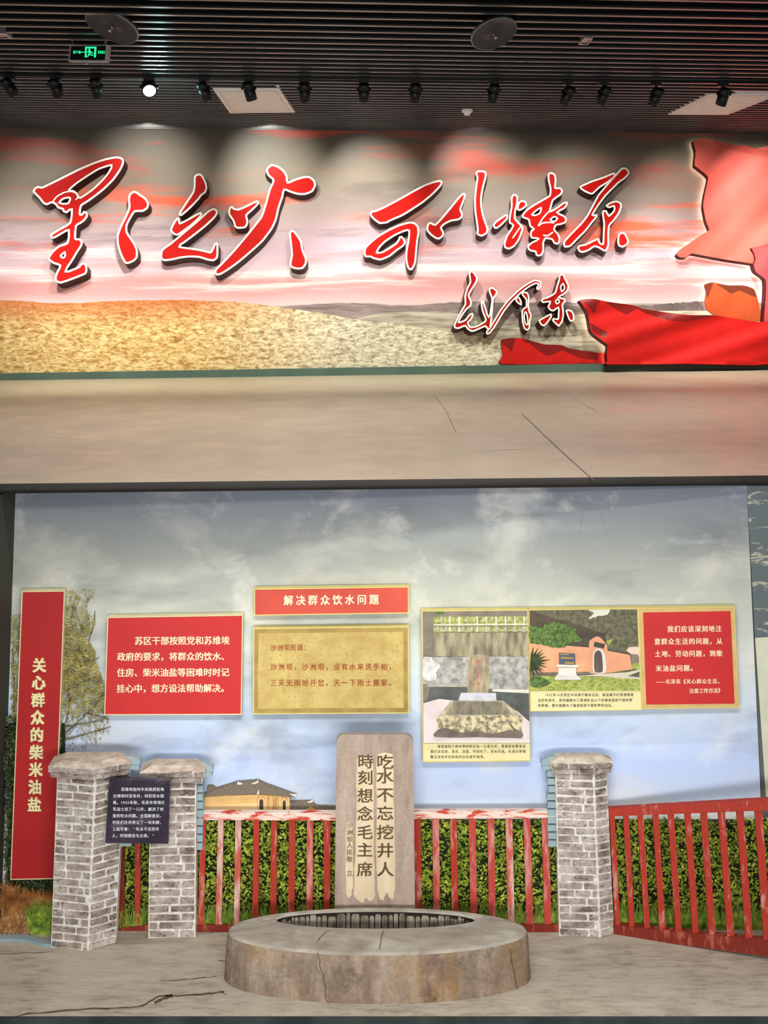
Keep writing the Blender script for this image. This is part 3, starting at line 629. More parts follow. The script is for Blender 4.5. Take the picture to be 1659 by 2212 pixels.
for i, (px, py, tilt, lit) in enumerate(SP):
    kx = (px-CX)/F; k0 = (tl.x-kx*tl.y)/(kx*td.y-td.x); bp = tl+td*k0; Y = bp.y
    lab = ('black track spotlight switched on and shining at the viewer, fourth from the left' if lit else
           'leftmost black track spotlight, cut by the left edge of the photo' if i == 0 else
           'rightmost black track spotlight, in front of the white ceiling panel' if i == 13 else
           'sixth black track spotlight from the left, in front of the white ceiling panel' if i == 5 else
           '%s black track spotlight from the left on the ceiling track' % ORD[i])
    root = empty('track_spotlight', bp, lab, 'spotlight', 'black track spotlights')
    ml = MB(); ml.box((bp.x, bp.y, ZCEIL-.028), (.075, .05, .036)); ml.tube((bp.x, bp.y, ZCEIL-.045), (bp.x, bp.y, ZCEIL-.075), .010); ml.build('adapter', M['black'], root)
    c = at(px, py, Y); t = math.radians(tilt)
    ax = Vector((math.sin(t), .34, -math.cos(t))).normalized() if not lit else Vector((.18, -.86, -.42)).normalized()
    L, r = .135, (.054 if lit else .041)
    a, b = c-ax*L*.5, c+ax*L*.5
    ml = MB(); ml.lathe(a, ax, [(.001, -.004), (r*.8, -.004), (r*.97, .006), (r, .02), (r, L*.32), (r*.96, L*.33), (r*.96, L*.36), (r, L*.37), (r, L), (r*.86, L), (r*.84, L-.018)], 24); bd = ml.build('lamp_body', M['black'], root)
    ml = MB(); ml.lathe(a, ax, [(r*.85, L-.016), (.001, L-.016 if not lit else L-.012)], 24); ml.build('lens', M['lamp_on'] if lit else M['lens_off'], root)
    pv = a+ax*L*.34; sx = Vector((1, 0, 0))
    tp = Vector((bp.x, bp.y, ZCEIL-.072))
    ml = MB()
    for sgn in (-1, 1):
        e = pv+sx*sgn*(r+.008)
        ml.path([tp, tp+sx*sgn*.03+Vector((0, 0, -.006)), (tp+e)/2+sx*sgn*.014, e], .0045)
        ml.lathe(e-sx*sgn*.006, sx*sgn, [(.001, 0), (.012, 0), (.012, .012), (.001, .012)], 12)
    ml.build('yoke', M['black'], root)
    if lit:
        l = bpy.data.lights.new('lit_spotlight', 'SPOT'); l.energy = 2.5; l.color = (.75, 1, .98); l.spot_size = 2.6; l.spot_blend = .8; l.shadow_soft_size = .03
        lo = bpy.data.objects.new('lit_spotlight', l); COL.objects.link(lo); lo.location = b+ax*.02; look(lo, b+ax)
        l = bpy.data.lights.new('lamp_glow', 'POINT'); l.energy = 7; l.color = (.5, 1, .95); l.shadow_soft_size = .02; lo = bpy.data.objects.new('lamp_glow', l); COL.objects.link(lo); lo.location = b+Vector((.06, .10, -.03))

# ================================================================= LOWER EXHIBIT
def lower_sky():
    m, nt, b = newmat('printed_cloudy_sky', .55, .2)
    mp = mapped(nt, (1, 1, 1)); sep = node(nt, 'ShaderNodeSeparateXYZ'); nt.links.new(mp.outputs[0], sep.inputs[0])
    ma = node(nt, 'ShaderNodeMapRange'); ma.inputs[1].default_value = at(0, 1760, DL).z; ma.inputs[2].default_value = at(0, 1050, DL).z
    nt.links.new(sep.outputs[2], ma.inputs[0])
    r = ramp(nt, [(0, S(226, 226, 222)), (.04, S(196, 210, 232)), (.15, S(184, 202, 238)), (.3, S(196, 212, 234)), (.48, S(200, 208, 206)), (.62, S(182, 186, 176)), (.78, S(152, 156, 150)), (.9, S(130, 136, 140)), (1, S(112, 118, 134))])  # print gradient, with the dimmer light near the top painted into it
    nt.links.new(ma.outputs[0], r.inputs[0]); c = r.outputs[0]
    for sc, s_, lo, hi, col, loc, amt in (((1, 1, 1.6), .9, .50, .72, S(222, 218, 206), (0, 0, 0), .55), ((.8, 1, 1.8), 1.4, .50, .70, S(96, 102, 110), (5, 0, 3), .45),
                                    ((1, 1, 1.3), 1.7, .56, .70, S(240, 240, 228), (9, 0, 1), .35)):
        n = noise(nt, sc, s_, 7, .6, .4, loc); rr = ramp(nt, [(lo, (0, 0, 0, 1)), (hi, (amt, amt, amt, 1))]); nt.links.new(n.outputs[0], rr.inputs[0])
        c = mix(nt, rr.outputs[0], c, col)
    # high wisps running up to the right
    tc = node(nt, 'ShaderNodeTexCoord'); m2 = node(nt, 'ShaderNodeMapping'); m2.inputs['Rotation'].default_value = (0, math.radians(28), 0); m2.inputs['Scale'].default_value = (.5, 1, 4)
    nt.links.new(tc.outputs['Object'], m2.inputs[0]); n = node(nt, 'ShaderNodeTexNoise'); n.inputs['Scale'].default_value = 1.6; n.inputs['Detail'].default_value = 6
    nt.links.new(m2.outputs[0], n.inputs['Vector']); rr = ramp(nt, [(.52, (0, 0, 0, 1)), (.7, (.55, .55, .55, 1))]); nt.links.new(n.outputs[0], rr.inputs[0])
    mx = node(nt, 'ShaderNodeMapRange'); mx.inputs[1].default_value = .3; mx.inputs[2].default_value = 2.4; nt.links.new(sep.outputs[0], mx.inputs[0])
    mz = node(nt, 'ShaderNodeMapRange'); mz.inputs[1].default_value = at(0, 1300, DL).z; mz.inputs[2].default_value = at(0, 1130, DL).z; nt.links.new(sep.outputs[2], mz.inputs[0])
    k1 = mix(nt, 1.0, rr.outputs[0], mx.outputs[0], 'MULTIPLY'); k2 = mix(nt, 1.0, k1, mz.outputs[0], 'MULTIPLY')
    c = mix(nt, k2, c, S(206, 208, 206))
    nt.links.new(c, b.inputs['Base Color']); return m
P_ = lambda Y: (lambda x, y: at(x, y, Y))
mb = MB(); a, b = -5.2, 5.2
mb.hexa([Vector((a, DL+.07, -.02)), Vector((b, DL+.07, -.02)), Vector((b, DL+.07, ZF-.075)), Vector((a, DL+.07, ZF-.075))],
        [Vector((a, DL+.2, -.02)), Vector((b, DL+.2, -.02)), Vector((b, DL+.2, ZF-.075)), Vector((a, DL+.2, ZF-.075))])
tag(mb.build('wall_lower', mat('painted_wall', S(120, 122, 116), rough=.8)), kind='structure')
zt = ZF-.077
mb = MB()
q = [at(3, 1990, DL), at(1655, 1990, DL), at(1613, 1060, DL), at(34, 1060, DL)]
q[2].z = q[3].z = zt
mb.hexa(q, [p+Vector((0, .04, 0)) for p in q])
tag(mb.build('sky_mural', lower_sky()), 'tall printed mural of a grey-blue cloudy sky behind the boards, stone tablet and fence', 'mural')
# side returns
mb = MB(); a = at(34, 1060, DL); a.z = zt; b = at(3, 1990, DL)
a2, b2 = Vector((a.x-.05, 9.75, zt)), Vector((b.x-.02, 9.75, -.02)); b.z = -.02
e = Vector((-.5, 0, 0))
mb.hexa([a+e, a, b, b+e], [a2+e, a2, b2, b2+e])
tag(mb.build('wall_left', mat('dark_green_grey_wall', S(66, 66, 56), S(54, 54, 46), s=1, rough=.7)), kind='structure')
mb = MB(); q = [at(1656, 1745, DL-.002), at(1760, 1745, DL-.002), at(1760, 1040, DL-.002), at(1613, 1040, DL-.002)]; q[2].z = q[3].z = zt
mid = at(1631, 1378, DL-.002); mid2 = at(1760, 1370, DL-.002)
mb.add([q[0], q[1], mid2, mid], [(0, 1, 2, 3)], 0); mb.add([mid, mid2, q[2], q[3]], [(0, 1, 2, 3)], 1)
def slate():
    m, nt, b = newmat('grey_slate_print', .5, .3)
    n = noise(nt, (1.2, 1, 5), 2.6, 8, .7, 1.2); r = ramp(nt, [(.56, S(92, 102, 104)), (.585, S(170, 172, 150))])
    nt.links.new(n.outputs[0], r.inputs[0]); nt.links.new(r.outputs[0], b.inputs['Base Color']); return m
tag(mb.build('wall_right', [mat('cream_plaster', S(206, 208, 186), rough=.7), slate()]), kind='structure')

# ground
def ground_mat():
    m, nt, b = newmat('weathered_concrete_yard', .8, .2)
    n = noise(nt, (.8, 2.2, 1), 5, 8, .7); r = ramp(nt, [(.3, S(136, 124, 110)), (.48, S(172, 162, 147)), (.7, S(192, 183, 168))])
    nt.links.new(n.outputs[0], r.inputs[0])
    n2 = noise(nt, (.35, 2.4, 1), 15, 9, .75, .6, (3, 2, 0)); r2 = ramp(nt, [(.55, (0, 0, 0, 1)), (.66, (.7, .7, .7, 1))]); nt.links.new(n2.outputs[0], r2.inputs[0])
    c = mix(nt, r2.outputs[0], r.outputs[0], S(122, 104, 86))
    n3 = noise(nt, (1, 1, 1), 1.2, 3, .5, 0, (1, 5, 0)); r3 = ramp(nt, [(.45, (0, 0, 0, 1)), (.7, (.5, .5, .5, 1))]); nt.links.new(n3.outputs[0], r3.inputs[0])
    c = mix(nt, r3.outputs[0], c, S(196, 188, 174))
    nt.links.new(c, b.inputs['Base Color'])
    bp = node(nt, 'ShaderNodeBump'); bp.inputs['Strength'].default_value = .35; bp.inputs['Distance'].default_value = .02
    nt.links.new(n2.outputs[0], bp.inputs['Height']); nt.links.new(bp.outputs[0], b.inputs['Normal']); return m
M['crack'] = mat('dark_crack', S(96, 82, 68), S(80, 66, 54), s=20, rough=.9)
yf = gnd(0, 2197).y
mb = MB()
mb.hexa([Vector((-5.2, yf, 0)), Vector((5.2, yf, 0)), Vector((5.2, DL+.03, 0)), Vector((-5.2, DL+.03, 0))],
        [Vector((-5.2, yf, -.2)), Vector((5.2, yf, -.2)), Vector((5.2, DL+.03, -.2)), Vector((-5.2, DL+.03, -.2))])
for pts, wd in (([(0, 2202), (60, 2190), (150, 2182), (230, 2178), (300, 2174), (330, 2160), (345, 2152), (400, 2150), (450, 2146), (484, 2142)], 3.2), ([(335, 2166), (352, 2158), (372, 2150)], 6), ([(345, 2118), (400, 2116), (440, 2112), (468, 2110)], 1.6),
                ([(470, 2075), (488, 2076)], 1.8), ([(0, 2062), (60, 2058), (115, 2056)], 1.2), ([(470, 2140), (490, 2150)], 1.2)):
    s_ = smooth(pts, 4, False); s_ = [(x, y+R.uniform(-1.2, 1.2)) for x, y in s_]
    o_ = stroke_outline([(x, y, wd*.5*(.5+R.random())) for x, y in s_]); o_ = [(x, min(y, 2196)) for x, y in o_]
    n = len(s_)
    for i in range(n-1):
        quad = [o_[i], o_[i+1], o_[-3-i] if i+2 <= n else o_[n], o_[-2-i]]
        mb.add([gnd(x, y, .0012) for x, y in quad], [(0, 1, 2, 3)], 1)
tag(mb.build('ground', [ground_mat(), M['crack']]), kind='structure')
mb = MB(); mb.box((0, yf-.012, -.06), (10.4, .024, .13)); mb.box((0, yf-.022, -.022), (10.4, .012, .012)); mb.box((0, yf-.03, -.05), (10.4, .016, .014))
tag(mb.build('trim_1', M['kerb_dark']), kind='structure')
M['board_edge'] = mat('pale_blue_grey_board_edge', S(150, 170, 176), S(136, 156, 164), s=2, rough=.6)
mb = MB(); s_ = smooth([(-20, 2032), (30, 2031), (60, 2034), (90, 2042), (112, 2043)], 5, False)
up_ = [gnd(x, y-7, .0) for x, y in s_]; lo_ = [gnd(x, y+3, .0) for x, y in s_]
for i in range(len(s_)-1):
    A0, A1, B0, B1 = up_[i], up_[i+1], lo_[i], lo_[i+1]; h = Vector((0, 0, .02))
    mb.hexa([B0+h, B1+h, A1+h, A0+h], [B0, B1, A1, A0])
tag(mb.build('curved_edging', M['board_edge']), 'low pale blue curved edging strip on the ground at the far left', 'edging')

# distant houses (low relief on the mural)
HK = Z(430, 1660, 5.352)
M['tile'] = None
def tiles():
    m, nt, b = newmat('grey_roof_tiles', .8, .1)
    tc = node(nt, 'ShaderNodeTexCoord'); mp = node(nt, 'ShaderNodeMapping'); mp.inputs['Rotation'].default_value = (0, math.radians(-24), 0)
    nt.links.new(tc.outputs['Object'], mp.inputs[0]); wv = node(nt, 'ShaderNodeTexWave'); wv.inputs['Scale'].default_value = 18; wv.inputs['Distortion'].default_value = 3; wv.inputs['Detail'].default_value = 3
    nt.links.new(mp.outputs[0], wv.inputs[0]); r = ramp(nt, [(.1, S(96, 88, 78)), (.6, S(148, 138, 124))]); nt.links.new(wv.outputs['Color'], r.inputs[0])
    n = noise(nt, (1, 1, 1), 25, 5); c = mix(nt, n.outputs[0], r.outputs[0], S(110, 98, 86)); nt.links.new(c, b.inputs['Base Color']); return m
M['tile'] = tiles()
M['ochre'] = mat('ochre_plaster', S(228, 190, 128), S(214, 172, 110), s=6, rough=.8); M['ochre_l'] = mat('pale_ochre_plaster', S(240, 212, 158), S(230, 196, 138), s=6, rough=.8)
M['ochre_s'] = mat('yellow_ochre_plaster', S(214, 172, 112), S(200, 156, 96), s=8, rough=.8)
M['white_orn'] = mat('whitewashed_ridge', S(226, 224, 216), rough=.8); M['pane'] = mat('dark_window', S(74, 60, 50), rough=.5); M['inscr'] = mat('faded_inscription', S(150, 116, 76), rough=.8)
def board_part(name, pts, m, Yf, Yb, parent):
    b_ = MB(); slab_px(b_, ccw(HK(pts)), Yf, Yb); return b_.build(name, m, parent)
root = empty('house', at(530, 1760, 11.17), 'ochre house with grey hipped tile roof and two arched windows, beyond the red fence', 'house', None)
board_part('wall', [(55, 525), (60, 320), (675, 300), (675, 525)], M['ochre'], 11.15, 11.19, root)
board_part('lower_wall', [(55, 525), (60, 430), (370, 420), (670, 404), (672, 525)], M['ochre_l'], 11.146, 11.15, root)
fw = board_part('end_wall', [(670, 300), (1052, 325), (1052, 525), (670, 525)], M['ochre_s'], 11.148, 11.19, root)
rf = board_part('roof', [(20, 332), (60, 300), (220, 238), (440, 172), (510, 166), (680, 152), (770, 195), (900, 242), (1050, 295), (1118, 322), (1060, 332), (860, 312), (680, 294), (400, 306), (60, 328)], M['tile'], 11.135, 11.19, root)
for pts in ([(438, 178), (448, 152), (470, 166), (498, 172), (495, 186), (450, 188)], [(606, 178), (640, 162), (668, 152), (680, 124), (684, 165), (650, 176), (615, 184)], [(1045, 290), (1080, 298), (1122, 300), (1112, 326), (1070, 310)], [(672, 290), (684, 244), (694, 278), (690, 300), (670, 302)]):
    board_part('ridge_ornament', pts, M['white_orn'], 11.13, 11.136, rf)
for x0, x1, y0 in ((697, 743, 355), (966, 1003, 370)):
    arch = [(x0, 495)]+[((x0+x1)/2-(x1-x0)/2*math.cos(t), y0+28-28*math.sin(t)) for t in [i*math.pi/10 for i in range(11)]]+[(x1, 495)]
    ar2 = [(x0-14, 500)]+[((x0+x1)/2-(x1-x0+28)/2*math.cos(t), y0+26-40*math.sin(t)) for t in [i*math.pi/10 for i in range(11)]]+[(x1+14, 500)]
    board_part('window_surround', ar2, M['ochre_l'], 11.144, 11.148, root); board_part('window', arch, M['pane'], 11.14, 11.144, root)
b_ = MB()
for x in (770, 830, 935, 1030): slab_px(b_, ccw(HK([(x-5, 318), (x+5, 318), (x+5, 525), (x-5, 525)])), 11.143, 11.148)
b_.build('pilaster_strips', M['ochre_l'], root)
b_ = MB()
for x, n0, n1 in ((845, 435, 480), (865, 365, 480), (887, 350, 490)):
    y = n0
    while y < n1: slab_px(b_, ccw(HK([(x-4, y), (x+4, y), (x+4, y+9), (x-4, y+9)])), 11.1445, 11.148); y += 14
b_.build('wall_inscription', M['inscr'], root)
root = empty('house', at(655, 1760, 11.18), 'smaller ochre gabled house with grey tile roof, right of the larger house', 'house')
board_part('wall', [(1052, 525), (1052, 440), (1290, 425), (1420, 490), (1420, 525)], M['ochre_s'], 11.17, 11.19, root)
rf = board_part('roof', [(1052, 505), (1054, 390), (1150, 383), (1300, 380), (1345, 425), (1425, 492), (1400, 500), (1290, 428), (1180, 500)], M['tile'], 11.16, 11.19, root)
board_part('ridge_ornament', [(1245, 392), (1290, 376), (1312, 360), (1316, 388), (1280, 398)], M['white_orn'], 11.155, 11.16, rf)
root = empty('house', at(715, 1760, 11.19), 'low grey tiled roof of a farther house touching the stone tablet', 'house')
board_part('roof', [(1340, 425), (1480, 430), (1640, 440), (1640, 525), (1440, 525)], M['tile'], 11.175, 11.19, root)
root = empty('house', at(455, 1700, 11.19), 'small grey roof peak of a farther house beside the second brick pillar', 'house')
board_part('roof', [(90, 330), (95, 205), (155, 200), (225, 245), (225, 300), (120, 330)], M['tile'], 11.165, 11.19, root)

# hedge, grass, shrubs
def leaf_mat(name, a, b, c, s=22):
    m, nt, bs = newmat(name, .5, .35)
    n = noise(nt, (1, 1, 1), s, 3, .6); r = ramp(nt, [(.3, a), (.5, b), (.68, c)]); nt.links.new(n.outputs[0], r.inputs[0]); nt.links.new(r.outputs[0], bs.inputs['Base Color']); return m
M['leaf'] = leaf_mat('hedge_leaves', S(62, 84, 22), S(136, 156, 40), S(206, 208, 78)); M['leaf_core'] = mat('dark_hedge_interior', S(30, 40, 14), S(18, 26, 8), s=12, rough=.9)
M['grass'] = leaf_mat('green_grass', S(68, 94, 26), S(114, 144, 44), S(170, 182, 76)); M['shrub'] = leaf_mat('dark_shrub_leaves', S(22, 34, 16), S(40, 56, 24), S(84, 92, 38))
M['dry'] = leaf_mat('dry_straw', S(112, 66, 36), S(172, 110, 62), S(206, 164, 92), 10)
def leaves(mb, n, pos, l0, l1, rr, tilt=.9, m=0):
    for _ in range(n):
        p = pos(rr); L = rr.uniform(l0, l1); a = rr.uniform(0, 6.283); e = rr.uniform(-tilt, tilt)
        d = Vector((math.cos(a), math.sin(e)*.7-.2, math.sin(a))).normalized(); s_ = d.cross(Vector((rr.uniform(-.6, .6), -1, rr.uniform(-.6, .6)))).normalized()
        h = s_*L*.3; c = d.cross(s_)*L*.12
        mb.add([p-d*L*.5, p+h+c, p+d*L*.5, p-h+c], [(0, 1, 2), (0, 2, 3)], m)
HX0, HX1 = at(240, 1900, 11.06).x, at(1700, 1900, 11.06).x
ZH = at(0, 1776, 11.06).z
rr = random.Random(3)
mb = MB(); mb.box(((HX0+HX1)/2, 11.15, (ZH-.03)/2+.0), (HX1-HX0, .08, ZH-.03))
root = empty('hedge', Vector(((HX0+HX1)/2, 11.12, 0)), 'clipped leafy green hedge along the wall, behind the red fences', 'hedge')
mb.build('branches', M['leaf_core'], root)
mb = MB()
def hp(rr):
    z = rr.uniform(.12, ZH+.01); x = rr.uniform(HX0, HX1)
    return Vector((x, 11.10-.03*rr.random()-.010*math.sin(x*9)-.010*math.sin(z*17+x*4), z+.012*math.sin(x*7)*(z/ZH)))
leaves(mb, 15000, hp, .016, .036, rr); mb.build('foliage', M['leaf'], root)
def blades(name, n, xr, yr, hr, m, label, cat, wd=.004, sl=.35, org=None):
    mb = MB()
    for _ in range(n):
        x = rr.uniform(*xr); y = rr.uniform(*yr); h = rr.uniform(*hr); a = rr.uniform(-sl, sl); w_ = wd*rr.uniform(.6, 1.3)
        b0 = Vector((x, y, 0)); k1 = Vector((x+a*h*.4, y-.02*rr.random(), h*.6)); k2 = Vector((x+a*h, y-.03*rr.random(), h)); s_ = Vector((w_, 0, 0))
        mb.add([b0-s_, b0+s_, k1+s_*.7, k1-s_*.7, k2], [(0, 1, 2, 3), (3, 2, 4)])
    return tag(mb.build(name, m), label, cat, kind='stuff')
blades('grass', 5200, (HX0+.05, HX1), (11.0, 11.06), (.05, .2), M['grass'], 'bright green grass growing along the foot of the hedge', 'grass')
# left side: shrubs, straw bank, green tuft
X0, X1 = at(2, 1900, 11.1).x, at(130, 1900, 11.1).x
root = empty('shrub', at(60, 1985, 11.12), 'dark shrub behind and below the tall red vertical board', 'shrub')
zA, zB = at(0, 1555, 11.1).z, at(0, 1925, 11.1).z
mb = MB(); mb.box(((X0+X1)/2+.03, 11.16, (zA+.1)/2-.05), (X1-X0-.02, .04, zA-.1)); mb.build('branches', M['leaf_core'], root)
mb = MB(); leaves(mb, 2600, lambda rr: Vector((rr.uniform(X0+.02, X1), 11.13-.02*rr.random(), rr.uniform(.2, zA+.04*rr.random()))), .018, .04, rr); mb.build('foliage', M['shrub'], root)
root = empty('grass_bank', at(50, 2025, 11.0), 'dry straw-coloured grassy bank at the far left, below the red vertical board', 'bank')
mb = MB()
prof = smooth([(9, 1920), (24, 1924), (45, 1935), (70, 1936), (100, 1940), (120, 1944)], 3, False)
n = len(prof); Yb = 11.08
tp = [at(x, y, Yb) for x, y in prof]; bt = [Vector((p.x*1.0, 10.96, 0)) for p in tp]; mdl = [(a*.5+b*.5)+Vector((0, -.02, .02*R.random())) for a, b in zip(tp, bt)]; bk = [Vector((p.x, 11.1, 0)) for p in tp]
for r0, r1 in ((bt, mdl), (mdl, tp), (tp, bk)):
    mb.add(r0+r1, [(i, i+1, n+i+1, n+i) for i in range(n-1)], 0, True)
M['dirt'] = mat('straw_covered_soil', S(188, 152, 104), S(128, 96, 64), s=16, scale=(.5, 1, 2), rough=.9, detail=8, lo=.4, hi=.6)
mb.build('soil', M['dirt'], root)
mb = MB()
for _ in range(1500):
    t = rr.random(); i = min(int(t*(n-1)), n-2); f_ = t*(n-1)-i; u = rr.random()**1.5
    if u > .5 and rr.random() < .7: continue
    p = tp[i].lerp(tp[i+1], f_).lerp(bt[i].lerp(bt[i+1], f_), u)+Vector((0, -.02, 0)); h = rr.uniform(.03, .10); a = rr.uniform(-.8, .9)
    mb.add([p-Vector((.004, 0, 0)), p+Vector((.004, 0, 0)), p+Vector((a*h, -.02, h))], [(0, 1, 2)])
mb.build('straw', M['dry'], root)
gx0, gx1 = at(66, 2025, 10.95).x, at(112, 2025, 10.95).x
blades('grass_tuft', 420, (gx0, gx1), (10.93, 10.98), (.06, .26), M['grass'], 'green grass tuft against the left foot of the first brick pillar', 'grass')

# tree behind the vertical board
M['bark'] = mat('brown_bark', S(92, 74, 54), S(70, 54, 40), s=20, rough=.9); M['tree_leaf'] = leaf_mat('yellowing_tree_leaves', S(92, 84, 44), S(144, 134, 70), S(182, 172, 104), 14)
root = empty('tree', at(110, 1985, 11.15), 'thin tree with small yellowing leaves beside the tall red vertical board', 'tree')
YT = 11.165
mb = MB(); tips = []
def br(a, b, r0, r1, k=4, bend=6):
    pts = []
    for i in range(k+1):
        t = i/k; x = a[0]+(b[0]-a[0])*t+bend*math.sin(math.pi*t)*R.uniform(.3, 1); y = a[1]+(b[1]-a[1])*t
        pts.append(at(x, y, YT)); tips.append((x, y))
    for i in range(k): mb.tube(pts[i], pts[i+1], r0+(r1-r0)*i/k, r0+(r1-r0)*(i+1)/k, 6)
br((112, 1985), (120, 1700), .02, .016); br((120, 1700), (132, 1600), .016, .012)
for a, b in (((130, 1610), (150, 1520)), ((150, 1520), (172, 1440)), ((172, 1440), (196, 1370)), ((132, 1590), (190, 1540)), ((190, 1540), (222, 1500)), ((132, 1600), (205, 1580)), ((150, 1520), (140, 1400)), ((140, 1400), (160, 1300)), ((172, 1440), (215, 1420)), ((160, 1480), (215, 1460)),
              ((140, 1570), (225, 1555)), ((120, 1690), (30, 1540)), ((30, 1540), (28, 1400)), ((60, 1590), (36, 1500)), ((190, 1540), (235, 1555)), ((196, 1370), (205, 1320)), ((205, 1580), (240, 1570))):
    br(a, b, .0055, .0025, 3, 3)
mb.build('branches', M['bark'], root)
mb = MB()
def tl_(rr):
    while True:
        x, y = rr.uniform(132, 238), rr.gauss(1445, 90)
        if y < 1275 or y > 1632: continue
        if x-132 > 20+(y-1275)*.36 and x-132 > 66+8*math.sin(y*.09): continue
        if y > 1560 and x-132 > 110*(1640-y)/80+25: continue
        if y > 1545 and rr.random() < .55: continue
        return at(x, y, YT-.012*rr.random())
leaves(mb, 4200, tl_, .010, .022, rr)
leaves(mb, 700, lambda rr: at(rr.uniform(24, 50), rr.uniform(1330, 1560), YT-.01*rr.random()), .010, .022, rr)
mb.build('foliage', M['tree_leaf'], root)

# brick pillars
def brick_mat():
    m, nt, b = newmat('weathered_grey_brick', .85, .2)
    n = noise(nt, (1, 1, 1), 7, 3, .5); r = ramp(nt, [(.3, S(104, 92, 86)), (.46, S(162, 148, 138)), (.66, S(200, 190, 180))]); nt.links.new(n.outputs[0], r.inputs[0])
    n2 = noise(nt, (1, 1, 2), 26, 8, .8); r2 = ramp(nt, [(.53, (0, 0, 0, 1)), (.62, (.9, .9, .9, 1))]); nt.links.new(n2.outputs[0], r2.inputs[0])
    c = mix(nt, r2.outputs[0], r.outputs[0], S(70, 56, 52))
    n3 = noise(nt, (1, 1, 1), 20, 6, .7, 0, (4, 4, 4)); r3 = ramp(nt, [(.56, (0, 0, 0, 1)), (.68, (.7, .7, .7, 1))]); nt.links.new(n3.outputs[0], r3.inputs[0])
    c = mix(nt, r3.outputs[0], c, S(226, 220, 212)); nt.links.new(c, b.inputs['Base Color'])
    bp = node(nt, 'ShaderNodeBump'); bp.inputs['Strength'].default_value = .7; bp.inputs['Distance'].default_value = .012; nt.links.new(n2.outputs[0], bp.inputs['Height']); nt.links.new(bp.outputs[0], b.inputs['Normal']); return m
M['brick'] = brick_mat(); M['mortar'] = mat('pale_lime_mortar', S(240, 238, 232), S(196, 186, 178), s=30, rough=.95, bump=.5, detail=8)
def brick_block(mb, c, dx, dz, dn, u, nrm, rr, m):
    """a worn brick: rounded, jittered slab on a face"""
    up = Vector((0, 0, 1)); j = lambda a: rr.uniform(-a, a)
    t = rr.uniform(-.02, .02)
    ring = []
    for sx, sz in ((-1, -1), (-.3, -1.03), (.4, -1.0), (1, -1), (1.02, 0), (1, 1), (.35, 1.02), (-.3, 1), (-1, 1), (-1.02, 0)):
        ring.append((sx*dx/2*(1+j(.03)), (sz*dz/2)*(1+j(.10))+sx*t*dx))
    outer = [c+u*x+up*z-nrm*.004 for x, z in ring]; mid = [c+u*x+up*z+nrm*dn*.75 for x, z in ring]; inn = [c+u*x*.93+up*z*.84+nrm*dn*(1+j(.15)) for x, z in ring]
    n = len(ring)
    mb.add(outer+mid+inn, [(i, (i+1) % n, n+(i+1) % n, n+i) for i in range(n)]+[(n+i, n+(i+1) % n, 2*n+(i+1) % n, 2*n+i) for i in range(n)]+[tuple(range(2*n, 3*n))], m)
def prism(mb, base, top, m=0):
    n = len(base); mb.add(base+top, [(i, (i+1) % n, n+(i+1) % n, n+i) for i in range(n)]+[tuple(range(n, 2*n))], m)
